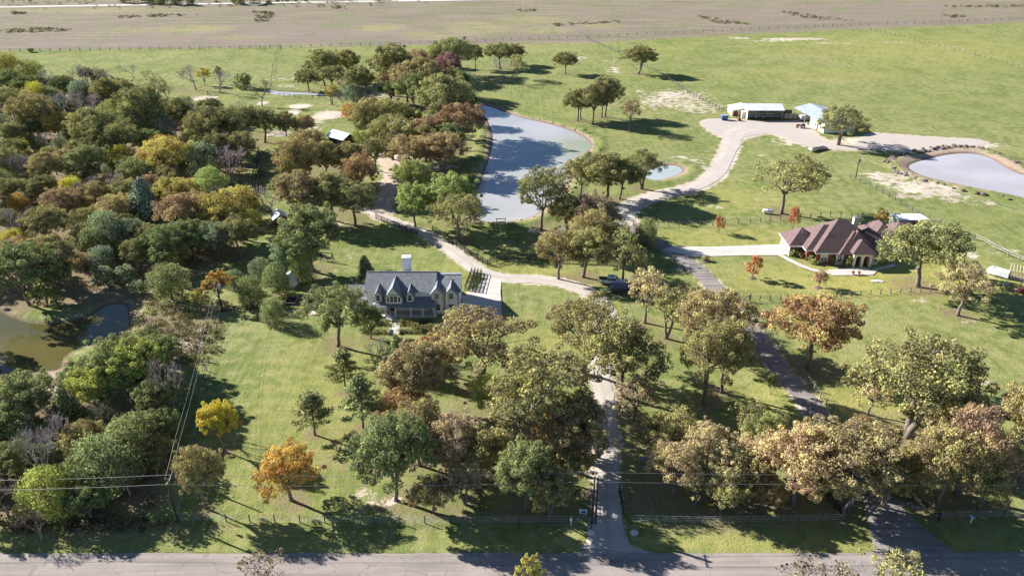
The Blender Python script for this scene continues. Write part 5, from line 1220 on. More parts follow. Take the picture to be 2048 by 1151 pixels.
def fences():
    B4 = (.35, .72, 1.08, 1.42)
    fence('black four rail fence running down beside the gravel driveway', GP([(865,462),(880,470),(905,487),(930,505),(955,520),(975,531)]), 2.4, 1.55, B4, DARKP, DARKP)
    m = fence('black four rail corral fence across the canopy from the driveway corner', GP([(975,531),(1012,519),(1060,521),(1110,522),(1160,524),(1215,526)]), 2.4, 1.55, B4, DARKP, DARKP)
    fence('black rail fence pair climbing to the shaded tree from the corral corner', GP([(1215,526),(1205,513),(1192,500)]), 2.0, 1.5, B4, DARKP, DARKP)
    fence('dark rail fence below the raised garden beds', GP([(470,622),(520,619),(560,616),(600,613),(648,608)]), 2.4, 1.3, (.4,.8,1.2), DARKP, DARKP)
    fence('short dark rail fence by the transformer pole', GP([(446,626),(470,622)]), 2.4, 1.3, (.4,.8,1.2), DARKP, DARKP)
    fence('grey rail fence lane at the right edge of the left woods', GP([(500,384),(507,350),(514,318),(518,300)]), 2.6, 1.5, B4, mat('grey fence wood', (.16,.14,.14), .9), mat('grey fence wood', (.16,.14,.14), .9))
    fence('second grey rail fence of the lane, on the grove side', GP([(514,386),(518,350),(522,318)]), 2.6, 1.5, B4, MATS['grey fence wood'], MATS['grey fence wood'])
    fence('dark rail fence below the very large green elm, by the driveway', GP([(752,438),(775,448),(800,458),(835,472)]), 2.4, 1.4, B4, DARKP, DARKP)
    TP = mat('fence post wood', (.13,.11,.10), .9, .3); 
    fence('long wire fence crossing the far pasture diagonally to the hay barn', GP([(1175,79),(1230,104),(1300,138),(1380,188),(1460,231)]), 2.9, 1.6, (.5,1.,1.5), TP, WIREM, .16, wire=.03)
    fence('wire fence in the far right corner of the pasture', GP([(1742,62),(1800,74),(1900,98),(2048,138),(2200,180)]), 3.6, 1.5, (.8,1.4), TP, WIREM, .16, wire=.03)
    fence('far boundary fence, left stretch along the dry pasture', GP([(-60,106),(0,104),(200,101),(400,99),(560,96)]), 5, 1.5, (.5,1.,1.4), TP, WIREM, .22, wire=.06)
    fence('far boundary fence, middle stretch above the far grove', GP([(562,96),(760,90),(900,86),(1040,80),(1173,76)]), 5, 1.5, (.5,1.,1.4), TP, WIREM, .22, wire=.06)
    fence('far boundary fence, right stretch along the dry pasture', GP([(1177,76),(1330,68),(1500,60),(1700,52),(1900,45),(2100,37)]), 6, 1.5, (.5,1.,1.4), TP, WIREM, .22, wire=.06)
    fence('thin wire fence running away through the left pasture', GP([(541,178),(546,130),(556,97)]), 5, 1.3, (.6,1.2), TP, WIREM, .1, wire=.03)
    fence('wire fence with round posts below the creek', GP([(558,192),(600,196),(650,197),(720,196),(790,203),(850,212)]), 2.6, 1.3, (.5,.9,1.25), TP, WIREM, .16, wire=.03)
    fence('field fence behind the brick house, left stretch', GP([(1316,453),(1400,452),(1500,446),(1560,441),(1660,433),(1745,437)]), 3.0, 1.4, (.5,1.,1.35), TP, WIREM, .16, wire=.025)
    fence('fence climbing from the utility pole past the red shed', GP([(1700,357),(1740,372),(1790,400),(1835,432),(1880,448),(1920,466),(1945,478)]), 3.0, 1.4, (.5,1.,1.35), TP, WIREM, .16, wire=.025)
    fence('pale pipe fence at the right edge above the white trailer', GP([(1948,478),(1970,488),(1990,500),(2015,512),(2060,530)]), 3.2, 1.4, (.75,1.3), WOODG, mat('pale pipe', (.36,.33,.30), .6), .16)
    fence('post and wire fence along the lower lawn of the brick house', GP([(1478,603),(1560,601),(1640,597),(1720,592),(1800,587),(1880,583),(1960,578),(2060,574)]), 2.1, 1.35, (.5,1.,1.3), TP, WIREM, .15, wire=.02)
    fence('wire fence along the right side of the asphalt driveway', GP([(1478,603),(1520,652),(1560,698),(1605,752),(1640,795),(1690,856)]), 2.2, 1.35, (.5,1.,1.3), mat('pale fence post', (.30,.27,.23), .9), WIREM, .15, wire=.02)
    fence('wire fence with T posts along the left side of the mown lawn', GP([(356,1042),(375,960),(395,860),(405,780),(425,690),(443,626)]), 3, 1.3, (.5,1.,1.25), TP, WIREM, .12, wire=.02)
    fence('roadside wire fence left of the gravel driveway', GP([(358,1040),(500,1043),(700,1045),(900,1046),(1085,1045),(1176,1044)]), 3.4, 1.3, (.3,.6,.9,1.2), TP, mat('pale wire', (.5,.5,.48), .5), .12, wire=.025)
    fence('roadside wire fence between the two entrances', GP([(1262,1043),(1400,1046),(1550,1044),(1690,1040)]), 3.4, 1.3, (.3,.6,.9,1.2), TP, MATS['pale wire'], .12, wire=.025)
    fence('roadside wire fence right of the second entrance', GP([(1868,1036),(1950,1034),(2060,1034)]), 3.4, 1.3, (.3,.6,.9,1.2), TP, MATS['pale wire'], .12, wire=.025)
    fence('black splayed entrance fence, outer left', GP([(1642,985),(1668,1016),(1680,1032)]), 1.6, 1.5, B4, DARKP, DARKP)
    fence('black splayed entrance fence, inner left', GP([(1680,1034),(1706,1008),(1732,984)]), 1.6, 1.5, B4, DARKP, mat('weathered rail', (.30,.28,.26), .9))
    fence('black splayed entrance fence, right side', GP([(1782,968),(1818,1000),(1850,1022),(1878,1040)]), 1.8, 1.3, B4, DARKP, DARKP)
    # gates
    for nm, pts, lab in (('gate', ((1188,985),(1186,1028)), 'dark pipe gate standing open beside the driveway pole'), ('gate', ((1238,985),(1246,1028)), 'dark pipe gate standing open on the right of the driveway'), ('gate', ((1480,606),(1500,602)), 'black pipe gate at the corner of the brick house lawn'), ('gate', ((1266,452),(1284,456)), 'brown wooden gate where the caliche drive begins')):
        a, b = GP(pts); g_ = empty(nm, (a[0], a[1], 0), math.atan2(b[1]-a[1], b[0]-a[0]), lab, 'gate'); L_ = math.hypot(b[0]-a[0], b[1]-a[1]); mt = WOODG if 'wooden' in lab else DARKP
        for xx in (0, L_): m = MB(); m.tube([(xx,0,-.2),(xx,0,1.7)], .09, 6); m.build('post', mt, g_)
        m = MB(); 
        for z in (.3,.6,.9,1.2,1.45): m.tube([(.1,0,z),(L_-.1,0,z)], .035, 5)
        m.bar((.15,0,.3),(L_-.15,0,1.45),.05); m.bar((.12,0,.3),(.12,0,1.45),.06); m.bar((L_-.12,0,.3),(L_-.12,0,1.45),.06); m.build('leaf', mt, g_)
# ------------------------------------------------------------------ power poles and lines
def pole(px, py, top, label, arm=0., dbl=False, trans=False, rz=0.):
    x, y = G(px, py); h = HT(px, py, top); p = empty('utility_pole', (x, y, 0), rz, label, 'utility pole'); m = MB()
    m.tube([(0,0,-.3),(0,0,h)], [.17,.11], 8); 
    if dbl: m.tube([(.45,0,-.3),(.45,0,h-.1)], [.17,.11], 8)
    m.build('mast', CREOS, p)
    if arm:
        for z in (h-.35,):
            a = MB(); a.bar((.13,-arm,z),(.13,arm,z),.11,.12); a.bar((.1,-arm*.6,z-.05),(.0,0,z-.9),.05); a.bar((.1,arm*.6,z-.05),(.0,0,z-.9),.05); a.build('crossarm', WOODG, p)
    for yy in ((-arm*.9, 0, arm*.9) if arm else (0,)):
        i = MB(); i.tube([(.13 if arm else 0,yy,h-.28),(.13 if arm else 0,yy,h-.05)], [.07,.05], 8); i.build('insulator', CERAM, p)
    if trans: t = MB(); t.tube([(.35,0,h-1.7),(.35,0,h-.8)], .26, 10); t.tube([(.35,0,h-.8),(.35,0,h-.65)], [.08,.05], 8); t.build('transformer', mat('transformer grey', (.5,.52,.54), .5), p)
    return Vector((x, y, h))
def line(a, b, sag, label, r=.022, cat='power line', group=None):
    a = Vector(a); b = Vector(b); m = MB(); pts = []
    for i in range(17):
        t = i/16; q = a.lerp(b, t)-a; q.z -= 4*sag*t*(1-t); pts.append(q)
    m.tube(pts, r, 5); o = m.build('power_line', WIREM); o.location = a; tag(o, label, cat, group)
def power():
    p1 = pole(356, 1044, 957, 'leaning corner pole by the road at the edge of the left thicket', .9)
    p2 = pole(371, 963, 884, 'dark pole behind the roadside corner pole', 0)
    p4 = pole(444, 623, 562, 'pole with a transformer in front of the flaming maple', 0, trans=True)
    p5 = pole(1184, 1046, 952, 'double pole beside the gravel driveway entrance', 1.1, dbl=True)
    p3 = pole(1711, 357, 313, 'lone pole with a transformer in the pasture above the brick house', 0, trans=True)
    for i, (dy, dz) in enumerate(((.95, -.1), (-.95, -.1))):
        w_ = ('upper', 'lower')[i]
        line(p1+Vector((0, dy, dz)), p5+Vector((0, dy, dz)), .45, w_+' roadside wire between the corner pole and the driveway pole')
        line(p5+Vector((0, dy, dz)), Vector((95, p5.y+dy, p5.z-.2)), .5, w_+' roadside wire running right from the driveway pole')
        line(p1+Vector((0, dy, dz)), Vector((-80, p1.y+dy-.5, p1.z-.7)), .3, w_+' roadside wire running left from the corner pole')
        o = Vector(((-.35, .35)[i], 0, -.1)); s_ = ('left', 'right')[i]
        line(p1+o, p2+o, .15, s_+' short wire between the corner pole and the pole behind it', .015)
        line(p2+o, p4+o, .9, s_+' wire along the lawn edge to the transformer pole', .012)
        q = Vector((*G(2100+i*30, 500), 7.)); line(p3+o, q, 1.0, s_+' wire falling right from the lone pasture pole', .02)
    m = MB(); a = Vector((*G(340, 1044), 0)); m.bar(p1*1.0-Vector((0,0,.8)), a, .03); o = m.build('guy_wire', WIREM); tag(o, 'guy wire of the roadside corner pole', 'guy wire')
# ------------------------------------------------------------------ vehicles and small things
def wheel(par, x, y, r=.38, w_=.24):
    m = MB(); m.tube([(x, y-w_/2, r), (x, y+w_/2, r)], r, 16); t = m.build('wheel', RUB, par, False); m = MB(); m.tube([(x, y-w_/2-.01, r), (x, y+w_/2+.01, r)], r*.58, 12); m.build('rim', CHROME, t)
def pickup():
    x, y = G(1223, 566); p = empty('pickup_truck', (x, y, 0), R(-8), 'white four-door pickup truck parked on the grass under the trees', 'pickup truck')
    L_, W_ = 5.7, 1.95
    def sec(pts, hw, name, mt, par=p):
        m = MB(); m.prism(pts, -hw, hw, 'y'); o = m.build(name, mt, par); bv = o.modifiers.new('bevel', 'BEVEL'); bv.width = .05; bv.segments = 2; return o
    lo = [(-2.85,.5),(-2.85,1.05),(-.95,1.08),(-.9,.98),(1.05,1.02),(2.55,.95),(2.82,.8),(2.85,.48),(2.3,.36),(-2.4,.36)]
    sec(lo, W_/2, 'body', CARW); sec([(-.98,1.0),(-.85,1.62),(-.55,1.72),(.55,1.72),(.85,1.62),(1.35,1.03)], W_/2-.12, 'cab', CARW)
    m = MB(); m.box(-2.7, -1.1, -.8, .8, .9, 1.095); m.build('bed', mat('black bed liner', (.025,.027,.03), .8), p)
    for s in (-1, 1):
        m = MB(); yy = s*(W_/2-.105); a, b = min(yy, yy-s*.03), max(yy, yy-s*.03); m.prism([(-.86,1.12),(-.74,1.55),(-.02,1.58),(-.02,1.12)], a, b, 'y'); m.build('side_window', GLASS, p)
        m = MB(); m.prism([(.05,1.12),(.05,1.58),(.6,1.55),(1.05,1.12)], a, b, 'y'); m.build('side_window', GLASS, p)
        m = MB(); m.box(2.72, 2.87, s*.72-.16, s*.72+.16, .66, .84); m.build('headlight', mat('lamp glass', (.6,.6,.6), .2), p); m = MB(); m.box(-2.88, -2.8, s*.85-.08, s*.85+.08, .7, 1.0); m.build('tail_light', REDP, p)
        m = MB(); m.box(.85, 1.05, s*1.05-.1, s*1.05+.1, 1.1, 1.28); m.build('mirror', RUB, p)
        for wx in (-1.75, 1.8): wheel(p, wx, s*(W_/2-.1))
    m = MB(); m.prism([(.88,1.62),(1.4,1.06),(1.43,1.09),(.91,1.65)], -.78, .78, 'y'); m.build('windscreen', GLASS, p); m = MB(); m.prism([(-1.0,1.12),(-.9,1.56),(-.93,1.56),(-1.03,1.12)], -.72, .72, 'y'); m.build('rear_window', GLASS, p)
    m = MB(); m.box(-.3, .3, -.35, .35, 1.72, 1.76); m.build('sunroof', GLASS, p); m = MB(); m.box(2.84, 2.92, -.9, .9, .42, .6); m.box(-2.93, -2.85, -.9, .9, .42, .6); m.build('bumper', CHROME, p)
def trailers():
    x, y = G(1241, 584); t = empty('cargo_trailer', (x, y, 0), R(-3), 'dark covered trailer parked below the white pickup', 'trailer'); m = MB(); m.box(-2.1, 2.3, -1.1, 1.1, .45, 1.55); o = m.build('body', NAVY, t); o.modifiers.new('bevel', 'BEVEL').width = .08
    m = MB(); m.box(-2.15, 2.35, -1.15, 1.15, 1.55, 1.63); m.build('cover', mat('grey cover', (.16,.17,.22), .6), t); m = MB(); m.bar((-2.1,.8,.5),(-3.3,0,.5),.1); m.bar((-2.1,-.8,.5),(-3.3,0,.5),.1); m.tube([(-3.2,0,0),(-3.2,0,.7)], .05); m.build('tow_bar', METALW, t)
    for s in (-1, 1):
        for wx in (-.3, .6): wheel(t, wx, s*1.15, .34, .2)
    x, y = G(1996, 552); t = empty('horse_trailer', (x, y, 0), R(-42), 'white enclosed livestock trailer on the grass at the right edge', 'trailer'); t.scale = (.8, .8, .8); m = MB(); m.prism([(-2.9,.4),(2.6,.4),(2.6,2.15),(-2.1,2.2),(-2.9,1.5)], -1.1, 1.1, 'y'); o = m.build('body', CARW, t); o.modifiers.new('bevel', 'BEVEL').width = .12
    m = MB(); m.box(2.6, 2.63, -.95, .95, .6, 2.0); m.build('rear_opening', mat('dark plum opening', (.06,.03,.04), .8), t); m = MB(); m.box(-1.9, -1.2, -.3, .3, 2.19, 2.26); m.build('roof_vent', STEEL, t); m = MB(); m.bar((-2.8,.6,.5),(-4,0,.5),.1); m.bar((-2.8,-.6,.5),(-4,0,.5),.1); m.build('tow_bar', STEEL, t)
    for s in (-1, 1):
        for wx in (-.2, .75): wheel(t, wx, s*1.12, .35, .2)
    # timber frame heap
    x, y = G(2034, 558); f = empty('timber_frame', (x, y, 0), R(-30), 'unfinished pale timber playhouse frame at the right edge', 'timber frame'); m = MB()
    for a in np.linspace(-1.8, 1.8, 7): m.bar((a,-1.3,0),(a,-1.3,2.2),.12); m.bar((a,1.3,0),(a,1.3,2.2),.12); m.bar((a,-1.3,2.2),(a,1.3,2.9),.12)
    for yy in (-1.3, 1.3): m.bar((-1.9,yy,2.2),(1.9,yy,2.2),.14); m.bar((-1.9,yy,.1),(1.9,yy,.1),.14)
    m.build('studs', WOODN, f); m = MB(); m.box(-1.9, 1.9, -1.4, 1.4, .12, .2); m.build('deck', WOODG, f)
    x, y = G(2036, 584); f = empty('wood_cart', (x, y, 0), R(-20), 'small red and pink wooden cart lying on the grass at the right edge', 'cart'); m = MB(); m.box(-.8,.2,-.6,.6,.1,.6); m.build('tray', mat('pink boards', (.55,.25,.20), .8), f); m = MB(); m.prism([(.2,.1),(1.1,.1),(1.1,.6),(.65,1.0),(.2,.6)], -.6, .6, 'y'); m.build('box', mat('bright red', (.5,.04,.03), .5), f)
    x, y = G(2012, 568); m = MB(); m.box(-.9,.9,-.5,.5,.05,.25); m.box(-.4,.6,-.3,.35,.253,.5); o = m.build('lumber_stack', WOODN); o.location = (x, y, 0); o.rotation_euler = (0,0,.4); tag(o, 'low stack of pale boards beside the livestock trailer', 'lumber')
    x, y = G(1635, 300); t = empty('flatbed_trailer', (x, y, 0), math.atan2(*reversed([b-a for a, b in zip(G(1613,302), G(1658,293))])), 'long dark flatbed trailer under the yard oak', 'trailer'); L_ = 3.6
    m = MB(); m.box(-L_, L_, -.95, .95, .5, .62); m.build('deck', mat('dark deck boards', (.05,.05,.055), .8), t); m = MB()
    for s in (-1, 1): m.bar((-L_, s*.95, .62), (L_, s*.95, .62), .1); 
    m.bar((-L_,-.95,.6),(-L_,.95,.6),.12); m.bar((-L_,0,.55),(-L_-1.2,0,.55),.1); m.build('rail', STEEL, t)
    for s in (-1, 1):
        for wx in (-.3, .6): wheel(t, wx, s*.98, .36, .2)
    m = MB(); m.box(-L_+.1, -L_+.9, -.7, .7, .623, 1.1); m.build('tool_box', METALW, t)
    x, y = G(1602, 256); t = empty('tractor', (x, y, 0), R(160), 'small red tractor in the yard before the cream barn', 'tractor'); m = MB(); m.box(.2, 1.7, -.35, .35, .7, 1.25); o = m.build('hood', REDP, t); o.modifiers.new('bevel', 'BEVEL').width = .1
    m = MB(); m.box(-.9, .2, -.45, .45, .6, .85); m.build('frame', STEEL, t); m = MB(); m.box(-.75,-.3,-.3,.3,.85,1.1); m.box(-.8,-.7,-.3,.3,1.1,1.5); m.build('seat', RUB, t); m = MB(); m.tube([(.05,0,1.0),(-.15,0,1.45)], .04); m.tube([(-.16,0,1.44),(-.14,0,1.5)], .2, 10); m.build('steering_wheel', RUB, t)
    for s in (-1, 1): wheel(t, -.6, s*.75, .7, .35); wheel(t, 1.3, s*.6, .4, .2)
    m = MB(); m.bar((-.85,-.5,.8),(-.85,-.5,2.1),.07); m.bar((-.85,.5,.8),(-.85,.5,2.1),.07); m.bar((-.85,-.5,2.1),(-.85,.5,2.1),.07); m.build('roll_bar', STEEL, t)
    x, y = G(1448, 240); t = empty('dumpster', (x, y, 0), R(5), 'blue waste container left of the hay barn', 'dumpster'); m = MB(); m.prism([(-1.0,.2),(1.0,.2),(1.15,1.3),(1.15,1.75),(-1.15,1.75),(-1.15,1.3)], -.85, .85, 'y'); m.build('body', BLUEP, t); m = MB(); m.box(-1.18,-.02,-.9,.9,1.753,1.83); m.box(.02,1.18,-.9,.9,1.753,1.83); m.build('lid', mat('pale blue lid', (.3,.36,.45), .6), t)
    for s in (-1, 1): m = MB(); m.box(-.7, .7, s*.95-.08, s*.95+.08, 1.0, 1.15); m.build('sleeve', STEEL, t)
    x, y = G(1475, 241); m = MB(); m.tube([(-.5,0,.6),(.5,0,.6)], .6, 14); m.bar((.5,0,.2),(1.3,.3,.2),.12); o = m.build('wire_spool', mat('rusty steel', (.25,.10,.07), .8)); o.location = (x+.4, y-.6, 0); tag(o, 'rusty round spool leaning by the lean-to of the hay barn', 'spool')
    # propane tank
    x, y = G(1535, 428); t = empty('propane_tank', (x, y, 0), R(-10), 'white horizontal gas tank in the pasture near the lone oak', 'gas tank'); m = MB(); m.tube([(-1.45,0,.85),(-1.3,0,.85),(-1.1,0,.85),(1.1,0,.85),(1.3,0,.85),(1.45,0,.85)], [.1,.4,.52,.52,.4,.1], 16); m.build('tank', CARW, t, True)
    m = MB(); m.tube([(0,0,1.3),(0,0,1.55)], .18, 10); m.build('valve_dome', STEEL, t)
    for s in (-.8, .8): m = MB(); m.box(s-.12, s+.12, -.4, .4, 0, .42); m.build('foot', CONC, t)
    # swing on the shore
    x, y = G(1002, 452); t = empty('garden_swing', (x, y, 0), R(4), 'brown timber swing bench facing the pond shore', 'swing'); m = MB()
    for s in (-1, 1): m.bar((s*1.15,-.5,0),(s*1.05,0,2.0),.13); m.bar((s*1.15,.5,0),(s*1.05,0,2.0),.13); m.bar((s*1.12,-.3,.8),(s*1.12,.3,.8),.1)
    m.bar((-1.3,0,2.0),(1.3,0,2.0),.15); m.build('frame', mat('brown timber', (.26,.15,.09), .85), t); m = MB()
    for k in range(5): m.bar((-.85,-.25+k*.12,.55),(.85,-.25+k*.12,.55),.09,.04)
    for k in range(4): m.bar((-.85,.3,.7+k*.14),(.85,.3,.7+k*.14),.04,.1)
    m.build('bench', WOODN, t)
    x, y = G(655, 522); t = empty('garden_swing', (x, y, 0), R(-12), 'dark timber swing in the shade right of the large elm', 'swing'); m = MB()
    for s in (-1, 1): m.bar((s*1.4,-.6,0),(s*1.3,0,2.1),.14); m.bar((s*1.4,.6,0),(s*1.3,0,2.1),.14)
    m.bar((-1.5,0,2.1),(1.5,0,2.1),.16); m.build('frame', DARKP, t); m = MB(); m.box(-.9,.9,-.3,.25,.5,.56); m.box(-.9,.9,.22,.27,.6,1.1); m.build('bench', WOODG, t)
    x, y = G(1062, 464); m = MB(); m.ell((0,0,.25), (.9,.6,.55), 9, 5); m.ell((.8,-.1,.1), (.5,.4,.35), 8, 4); o = m.build('boulder', mat('white limestone', (.66,.62,.55), .9, .2, 3)); o.location = (x, y, 0); tag(o, 'white boulder on the grass by the near pond shore', 'boulder')
    x, y = G(1139, 383); t = empty('dock', (x, y, -.25), R(20), 'orange-red floating dock between the ponds', 'dock'); m = MB()
    for k in range(8): m.box(-1.6+k*.4, -1.24+k*.4, -1.0, 1.0, .35, .42)
    m.build('deck', mat('orange planks', (.50,.14,.09), .8), t); 
    for a in (-1.5, 1.5):
        for b in (-.9, .9): m = MB(); m.tube([(a,b,-.5),(a,b,.9)], .08, 6); m.build('post', WOODG, t)
    x, y = G(1185, 335); m = MB(); m.box(-.5,.5,-.2,.2,.35,.42); m.box(-.4,-.3,-.15,.15,0,.347); m.box(.3,.4,-.15,.15,0,.347); m.box(-.5,.5,.17,.22,.423,.85); o = m.build('bench', TRIM); o.location = (x, y, 0); tag(o, 'white bench on the spit beside the main pond', 'bench')
    x, y = G(1120, 466); t = empty('hay_feeder', (x, y, 0), R(35), 'striped pale pipe feeder under the corral canopy', 'feeder'); m = MB()
    for z in (.3,.6,.9,1.2): m.bar((-1.2,-.5,z),(1.2,-.5,z),.06); m.bar((-1.2,.5,z),(1.2,.5,z),.06)
    for a in (-1.2,0,1.2): m.bar((a,-.5,0),(a,-.5,1.25),.07); m.bar((a,.5,0),(a,.5,1.25),.07)
    m.build('frame', METALW, t)
    # mailbox and sign at the driveway mouth
    x, y = G(1142, 1050); t = empty('mailbox', (x, y, 0), 0, 'white mailbox on a post left of the gravel driveway mouth', 'mailbox'); m = MB(); m.box(-.06,.06,-.06,.06,0,1.1); m.build('post', TRIM, t); m = MB(); m.prism([(-.14,1.1),(.14,1.1),(.14,1.28),(.08,1.38),(-.08,1.38),(-.14,1.28)], -.35, .2, 'y'); m.build('box', METALW, t)
    x, y = G(1166, 1036); t = empty('sign_board', (x, y, 0), 0, 'small blue sign board with a white rim beside the driveway pole', 'sign'); m = MB(); m.box(-.5,.5,-.03,.03,.9,1.6); m.build('rim', TRIM, t); m = MB(); m.box(-.36,.36,-.05,-.033,1.0,1.5); m.build('panel', mat('blue panel', (.05,.12,.42), .5), t); m = MB(); m.box(-.45,-.4,-.02,.02,0,.9); m.box(.4,.45,-.02,.02,0,.9); m.build('leg', STEEL, t)
    for px, lab in ((1182,'left pale boulder at the mouth of the gravel driveway'), (1268,'right pale boulder at the mouth of the gravel driveway')):
        x, y = G(px, 1068); m = MB(); m.ell((0,0,.3), (.6,.45,.5), 8, 5); o = m.build('boulder', mat('driveway stone', (.5,.48,.46), .9, .25, 3)); o.location = (x, y, 0); tag(o, lab, 'boulder')
    x, y = G(1941, 1045); t = empty('mailbox', (x, y, 0), R(30), 'pale blue mailbox right of the second entrance', 'mailbox'); m = MB(); m.box(-.06,.06,-.06,.06,0,1.0); m.bar((0,0,.3),(.4,0,.9),.06); m.build('post', TRIM, t); m = MB(); m.prism([(-.14,1.),(.14,1.),(.14,1.2),(-.14,1.2)], -.3, .3, 'y'); m.build('box', mat('pale blue', (.45,.6,.75), .5), t)
    x, y = G(1290, 925); t = empty('park_bench', (x, y, 0), R(-10), 'grey bench in deep shade right of the gravel driveway', 'bench'); m = MB(); m.box(-.9,.9,-.25,.25,.42,.48); m.build('seat', STEEL, t); m = MB(); m.box(-.9,.9,.25,.3,.5,.95); m.build('backrest', STEEL, t)
    for a in (-.8, .8): m = MB(); m.box(a-.04, a+.04, -.2, .25, 0, .417); m.build('leg', STEEL, t)
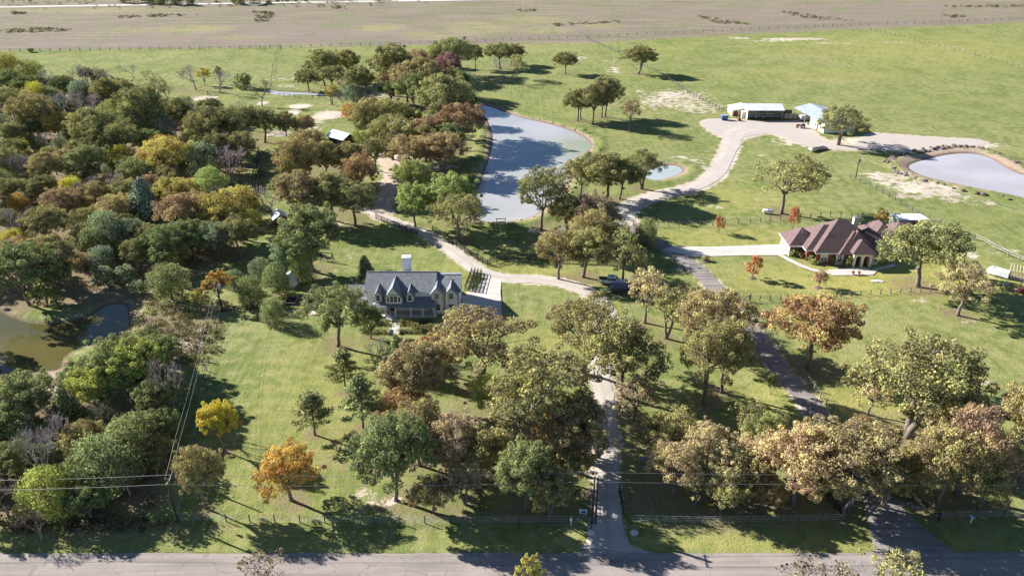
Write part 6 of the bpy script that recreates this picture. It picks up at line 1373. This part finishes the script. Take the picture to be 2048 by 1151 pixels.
# riprap stones round the right pond, brush, undergrowth
def stuff():
    rng = np.random.RandomState(21); m = MB()
    P_ = PONDS['right']; n_ = len(P_)
    for i in range(240):
        k = rng.randint(n_); a = P_[k]; b = P_[(k+1) % n_]; q = a+(b-a)*rng.rand(); 
        if q[1] < 212 and rng.rand() < .8: continue
        c = P_.mean(0); d = (q-c)/np.linalg.norm(q-c); q = q+d*rng.uniform(3.6, 6.5); r_ = rng.uniform(.25, .75); m.ell((q[0], q[1], .3), (r_*1.3, r_, r_*.8), 6, 4, rng.rand()*6)
    o = m.build('rock_border', mat('dark rubble', (.17,.13,.11), .95, .4, 2)); tag(o, 'dark rubble stones heaped round the right-hand pond', 'rubble', kind='stuff')
    m = MB()
    P_ = PONDS['main']; n_ = len(P_)
    for i in range(130):
        k = rng.randint(n_); q = P_[k]+(P_[(k+1) % n_]-P_[k])*rng.rand(); c = P_.mean(0); d = (q-c)/np.linalg.norm(q-c); q = q+d*rng.uniform(.3, 1.6); r_ = rng.uniform(.12, .35); m.ell((q[0], q[1], .12), (r_*1.4, r_, r_*.7), 6, 4, rng.rand()*6)
    o = m.build('shore_stones', mat('pinkish rubble', (.42,.30,.24), .95, .35, 2)); tag(o, 'pinkish stones scattered along the main pond shore', 'stones', kind='stuff')
    def scatter(poly_px, n, col, name, label, size=(.5,1.3), leaf=.22, per=55, cat='undergrowth', hz=.7):
        P_ = np.array(GP(poly_px)); lo, hi = P_.min(0), P_.max(0); C = []
        while len(C) < n:
            q = lo+(hi-lo)*rng.rand(2)
            if inside(np.array([q[0]]), np.array([q[1]]), P_)[0] and sdf(np.array([q[0]]), np.array([q[1]]), PONDS['woods'])[0] > .2: C.append(q)
        C = np.array(C); r_ = rng.uniform(*size, len(C)); o_ = P_.mean(0)
        cen = np.column_stack([C-o_, r_*hz*.6]); me = leaf_mesh(name, cen, np.column_stack([r_, r_, r_*hz]), per, leaf, rng, shell=.3)
        o = bpy.data.objects.new(name, me); COL.objects.link(o); o.location = (*o_, 0); o.color = (*col, 1); tag(o, label, cat, kind='stuff')
    scatter([(265,640),(300,600),(380,625),(440,640),(440,700),(400,740),(350,730),(300,690)], 190, (.17,.165,.075), 'brush', 'tangled olive brush on the scrub slope right of the woodland pond', leaf=.26)
    scatter([(262,655),(300,640),(350,650),(420,700),(380,720),(310,700)], 90, (.24,.18,.16), 'dead_brush', 'mauve-brown dead brush on the scrub slope', leaf=.2, per=45)
    scatter([(-150,160),(60,185),(240,195),(360,255),(500,270),(540,330),(480,450),(380,520),(300,560),(190,600),(20,560),(-150,560)], 560, (.16,.13,.09), 'undergrowth', 'brown understory growth on the floor of the left woods', size=(.6,1.9), leaf=.34)
    scatter([(-100,760),(60,760),(150,720),(210,680),(330,720),(350,860),(340,960),(300,1040),(-60,1050)], 230, (.15,.125,.09), 'undergrowth', 'brown understory growth in the lower left thicket', size=(.5,1.4), leaf=.28)
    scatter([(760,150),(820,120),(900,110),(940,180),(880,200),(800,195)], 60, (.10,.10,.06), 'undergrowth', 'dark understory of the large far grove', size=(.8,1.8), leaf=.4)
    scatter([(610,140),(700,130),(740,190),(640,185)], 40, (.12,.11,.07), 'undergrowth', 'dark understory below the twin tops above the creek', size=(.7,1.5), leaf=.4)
    scatter([(0,1032),(330,1040),(340,1062),(0,1065)], 120, (.16,.13,.09), 'roadside_scrub', 'low dry scrub on the bank above the road at the left', size=(.3,.8), leaf=.2)
    scatter([(-300,-2),(700,0),(900,5),(700,14),(-300,24)], 130, (.13,.14,.08), 'highway_brush', 'low brush lining the far highway', size=(.8,2.0), leaf=.6, per=26)
    for (pts, n_, lab) in ((((0,60),(100,56),(145,60),(100,65),(0,66)), 60, 'dark reed strip in the dry pasture, far left'), (((235,33),(320,29),(402,31),(320,35),(240,37)), 60, 'dark reed strip in the dry pasture below the highway'),
          (((505,22),(540,24),(550,32),(530,46),(508,46),(512,32)), 60, 'grey brush patch in the dry pasture left of centre'), (((1560,22),(1640,32),(1720,44),(1650,42),(1560,28)), 50, 'green-grey brush line in the right dry pasture'), (((1880,12),(2048,10),(2048,15),(1900,15)), 50, 'green-grey reed line at the top right'), (((1100,48),(1235,42),(1240,46),(1110,53)), 45, 'dark ditch line curving through the dry pasture'), (((1390,30),(1500,48),(1500,51),(1430,47)), 40, 'brush line in the dry pasture right of centre'), (((1880,28),(1940,33),(1900,36)), 20, 'small dark brush patch, upper right'),((24,27),(50,24),(52,30),(26,30)) and (((22,25),(50,24),(52,29),(24,29)), 20, 'small grey thicket, upper left'), (((660,13),(690,13),(695,19),(665,19)), 16, 'small grey thicket left of the far path'), (((1035,18),(1075,20),(1075,24),(1037,25)), 16, 'small dark thicket, top centre')):
        scatter(pts, n_, (.13,.12,.075), 'reed_strip', lab, size=(.8,1.8), leaf=.5, per=30, cat='brush', hz=.45)
def fallen():
    for px, py, L_, ang, lab in ((228,158,11,150,'fallen bare trunk with its root plate at the north edge of the woods'), (140,905,7,60,'pale dead trunk lying in the lower left thicket'), (20,425,9,20,'dead leaning trunk at the left edge of the photo')):
        x, y = G(px, py); m = MB(); rr = random.Random(px); d = Vector((math.cos(R(ang)), math.sin(R(ang)), .22)); p0 = Vector((0,0,.4)); p1 = p0+d*L_; m.tube(branch_pts(p0, p1, .03, rr, 5, .06), [.38,.33,.28,.22,.16,.08], 7)
        for k in range(9):
            a = p0.lerp(p1, .35+.07*k); e = a+Vector((rr.uniform(-1,1), rr.uniform(-1,1), rr.uniform(.1,1))).normalized()*rr.uniform(1,2.8); m.tube(branch_pts(a, e, 0, rr, 3, .2), [.1,.07,.05,.02], 4)
        o = m.build('fallen_trunk', PALEBARK, None, True); o.location = (x, y, 0); tag(o, lab, 'dead tree')

build_water(); build_roads(); white_house(); garden_white(); brick_house(); garden_brick(); barns(); fences(); power(); pickup(); trailers(); stuff(); fallen(); build_ground()
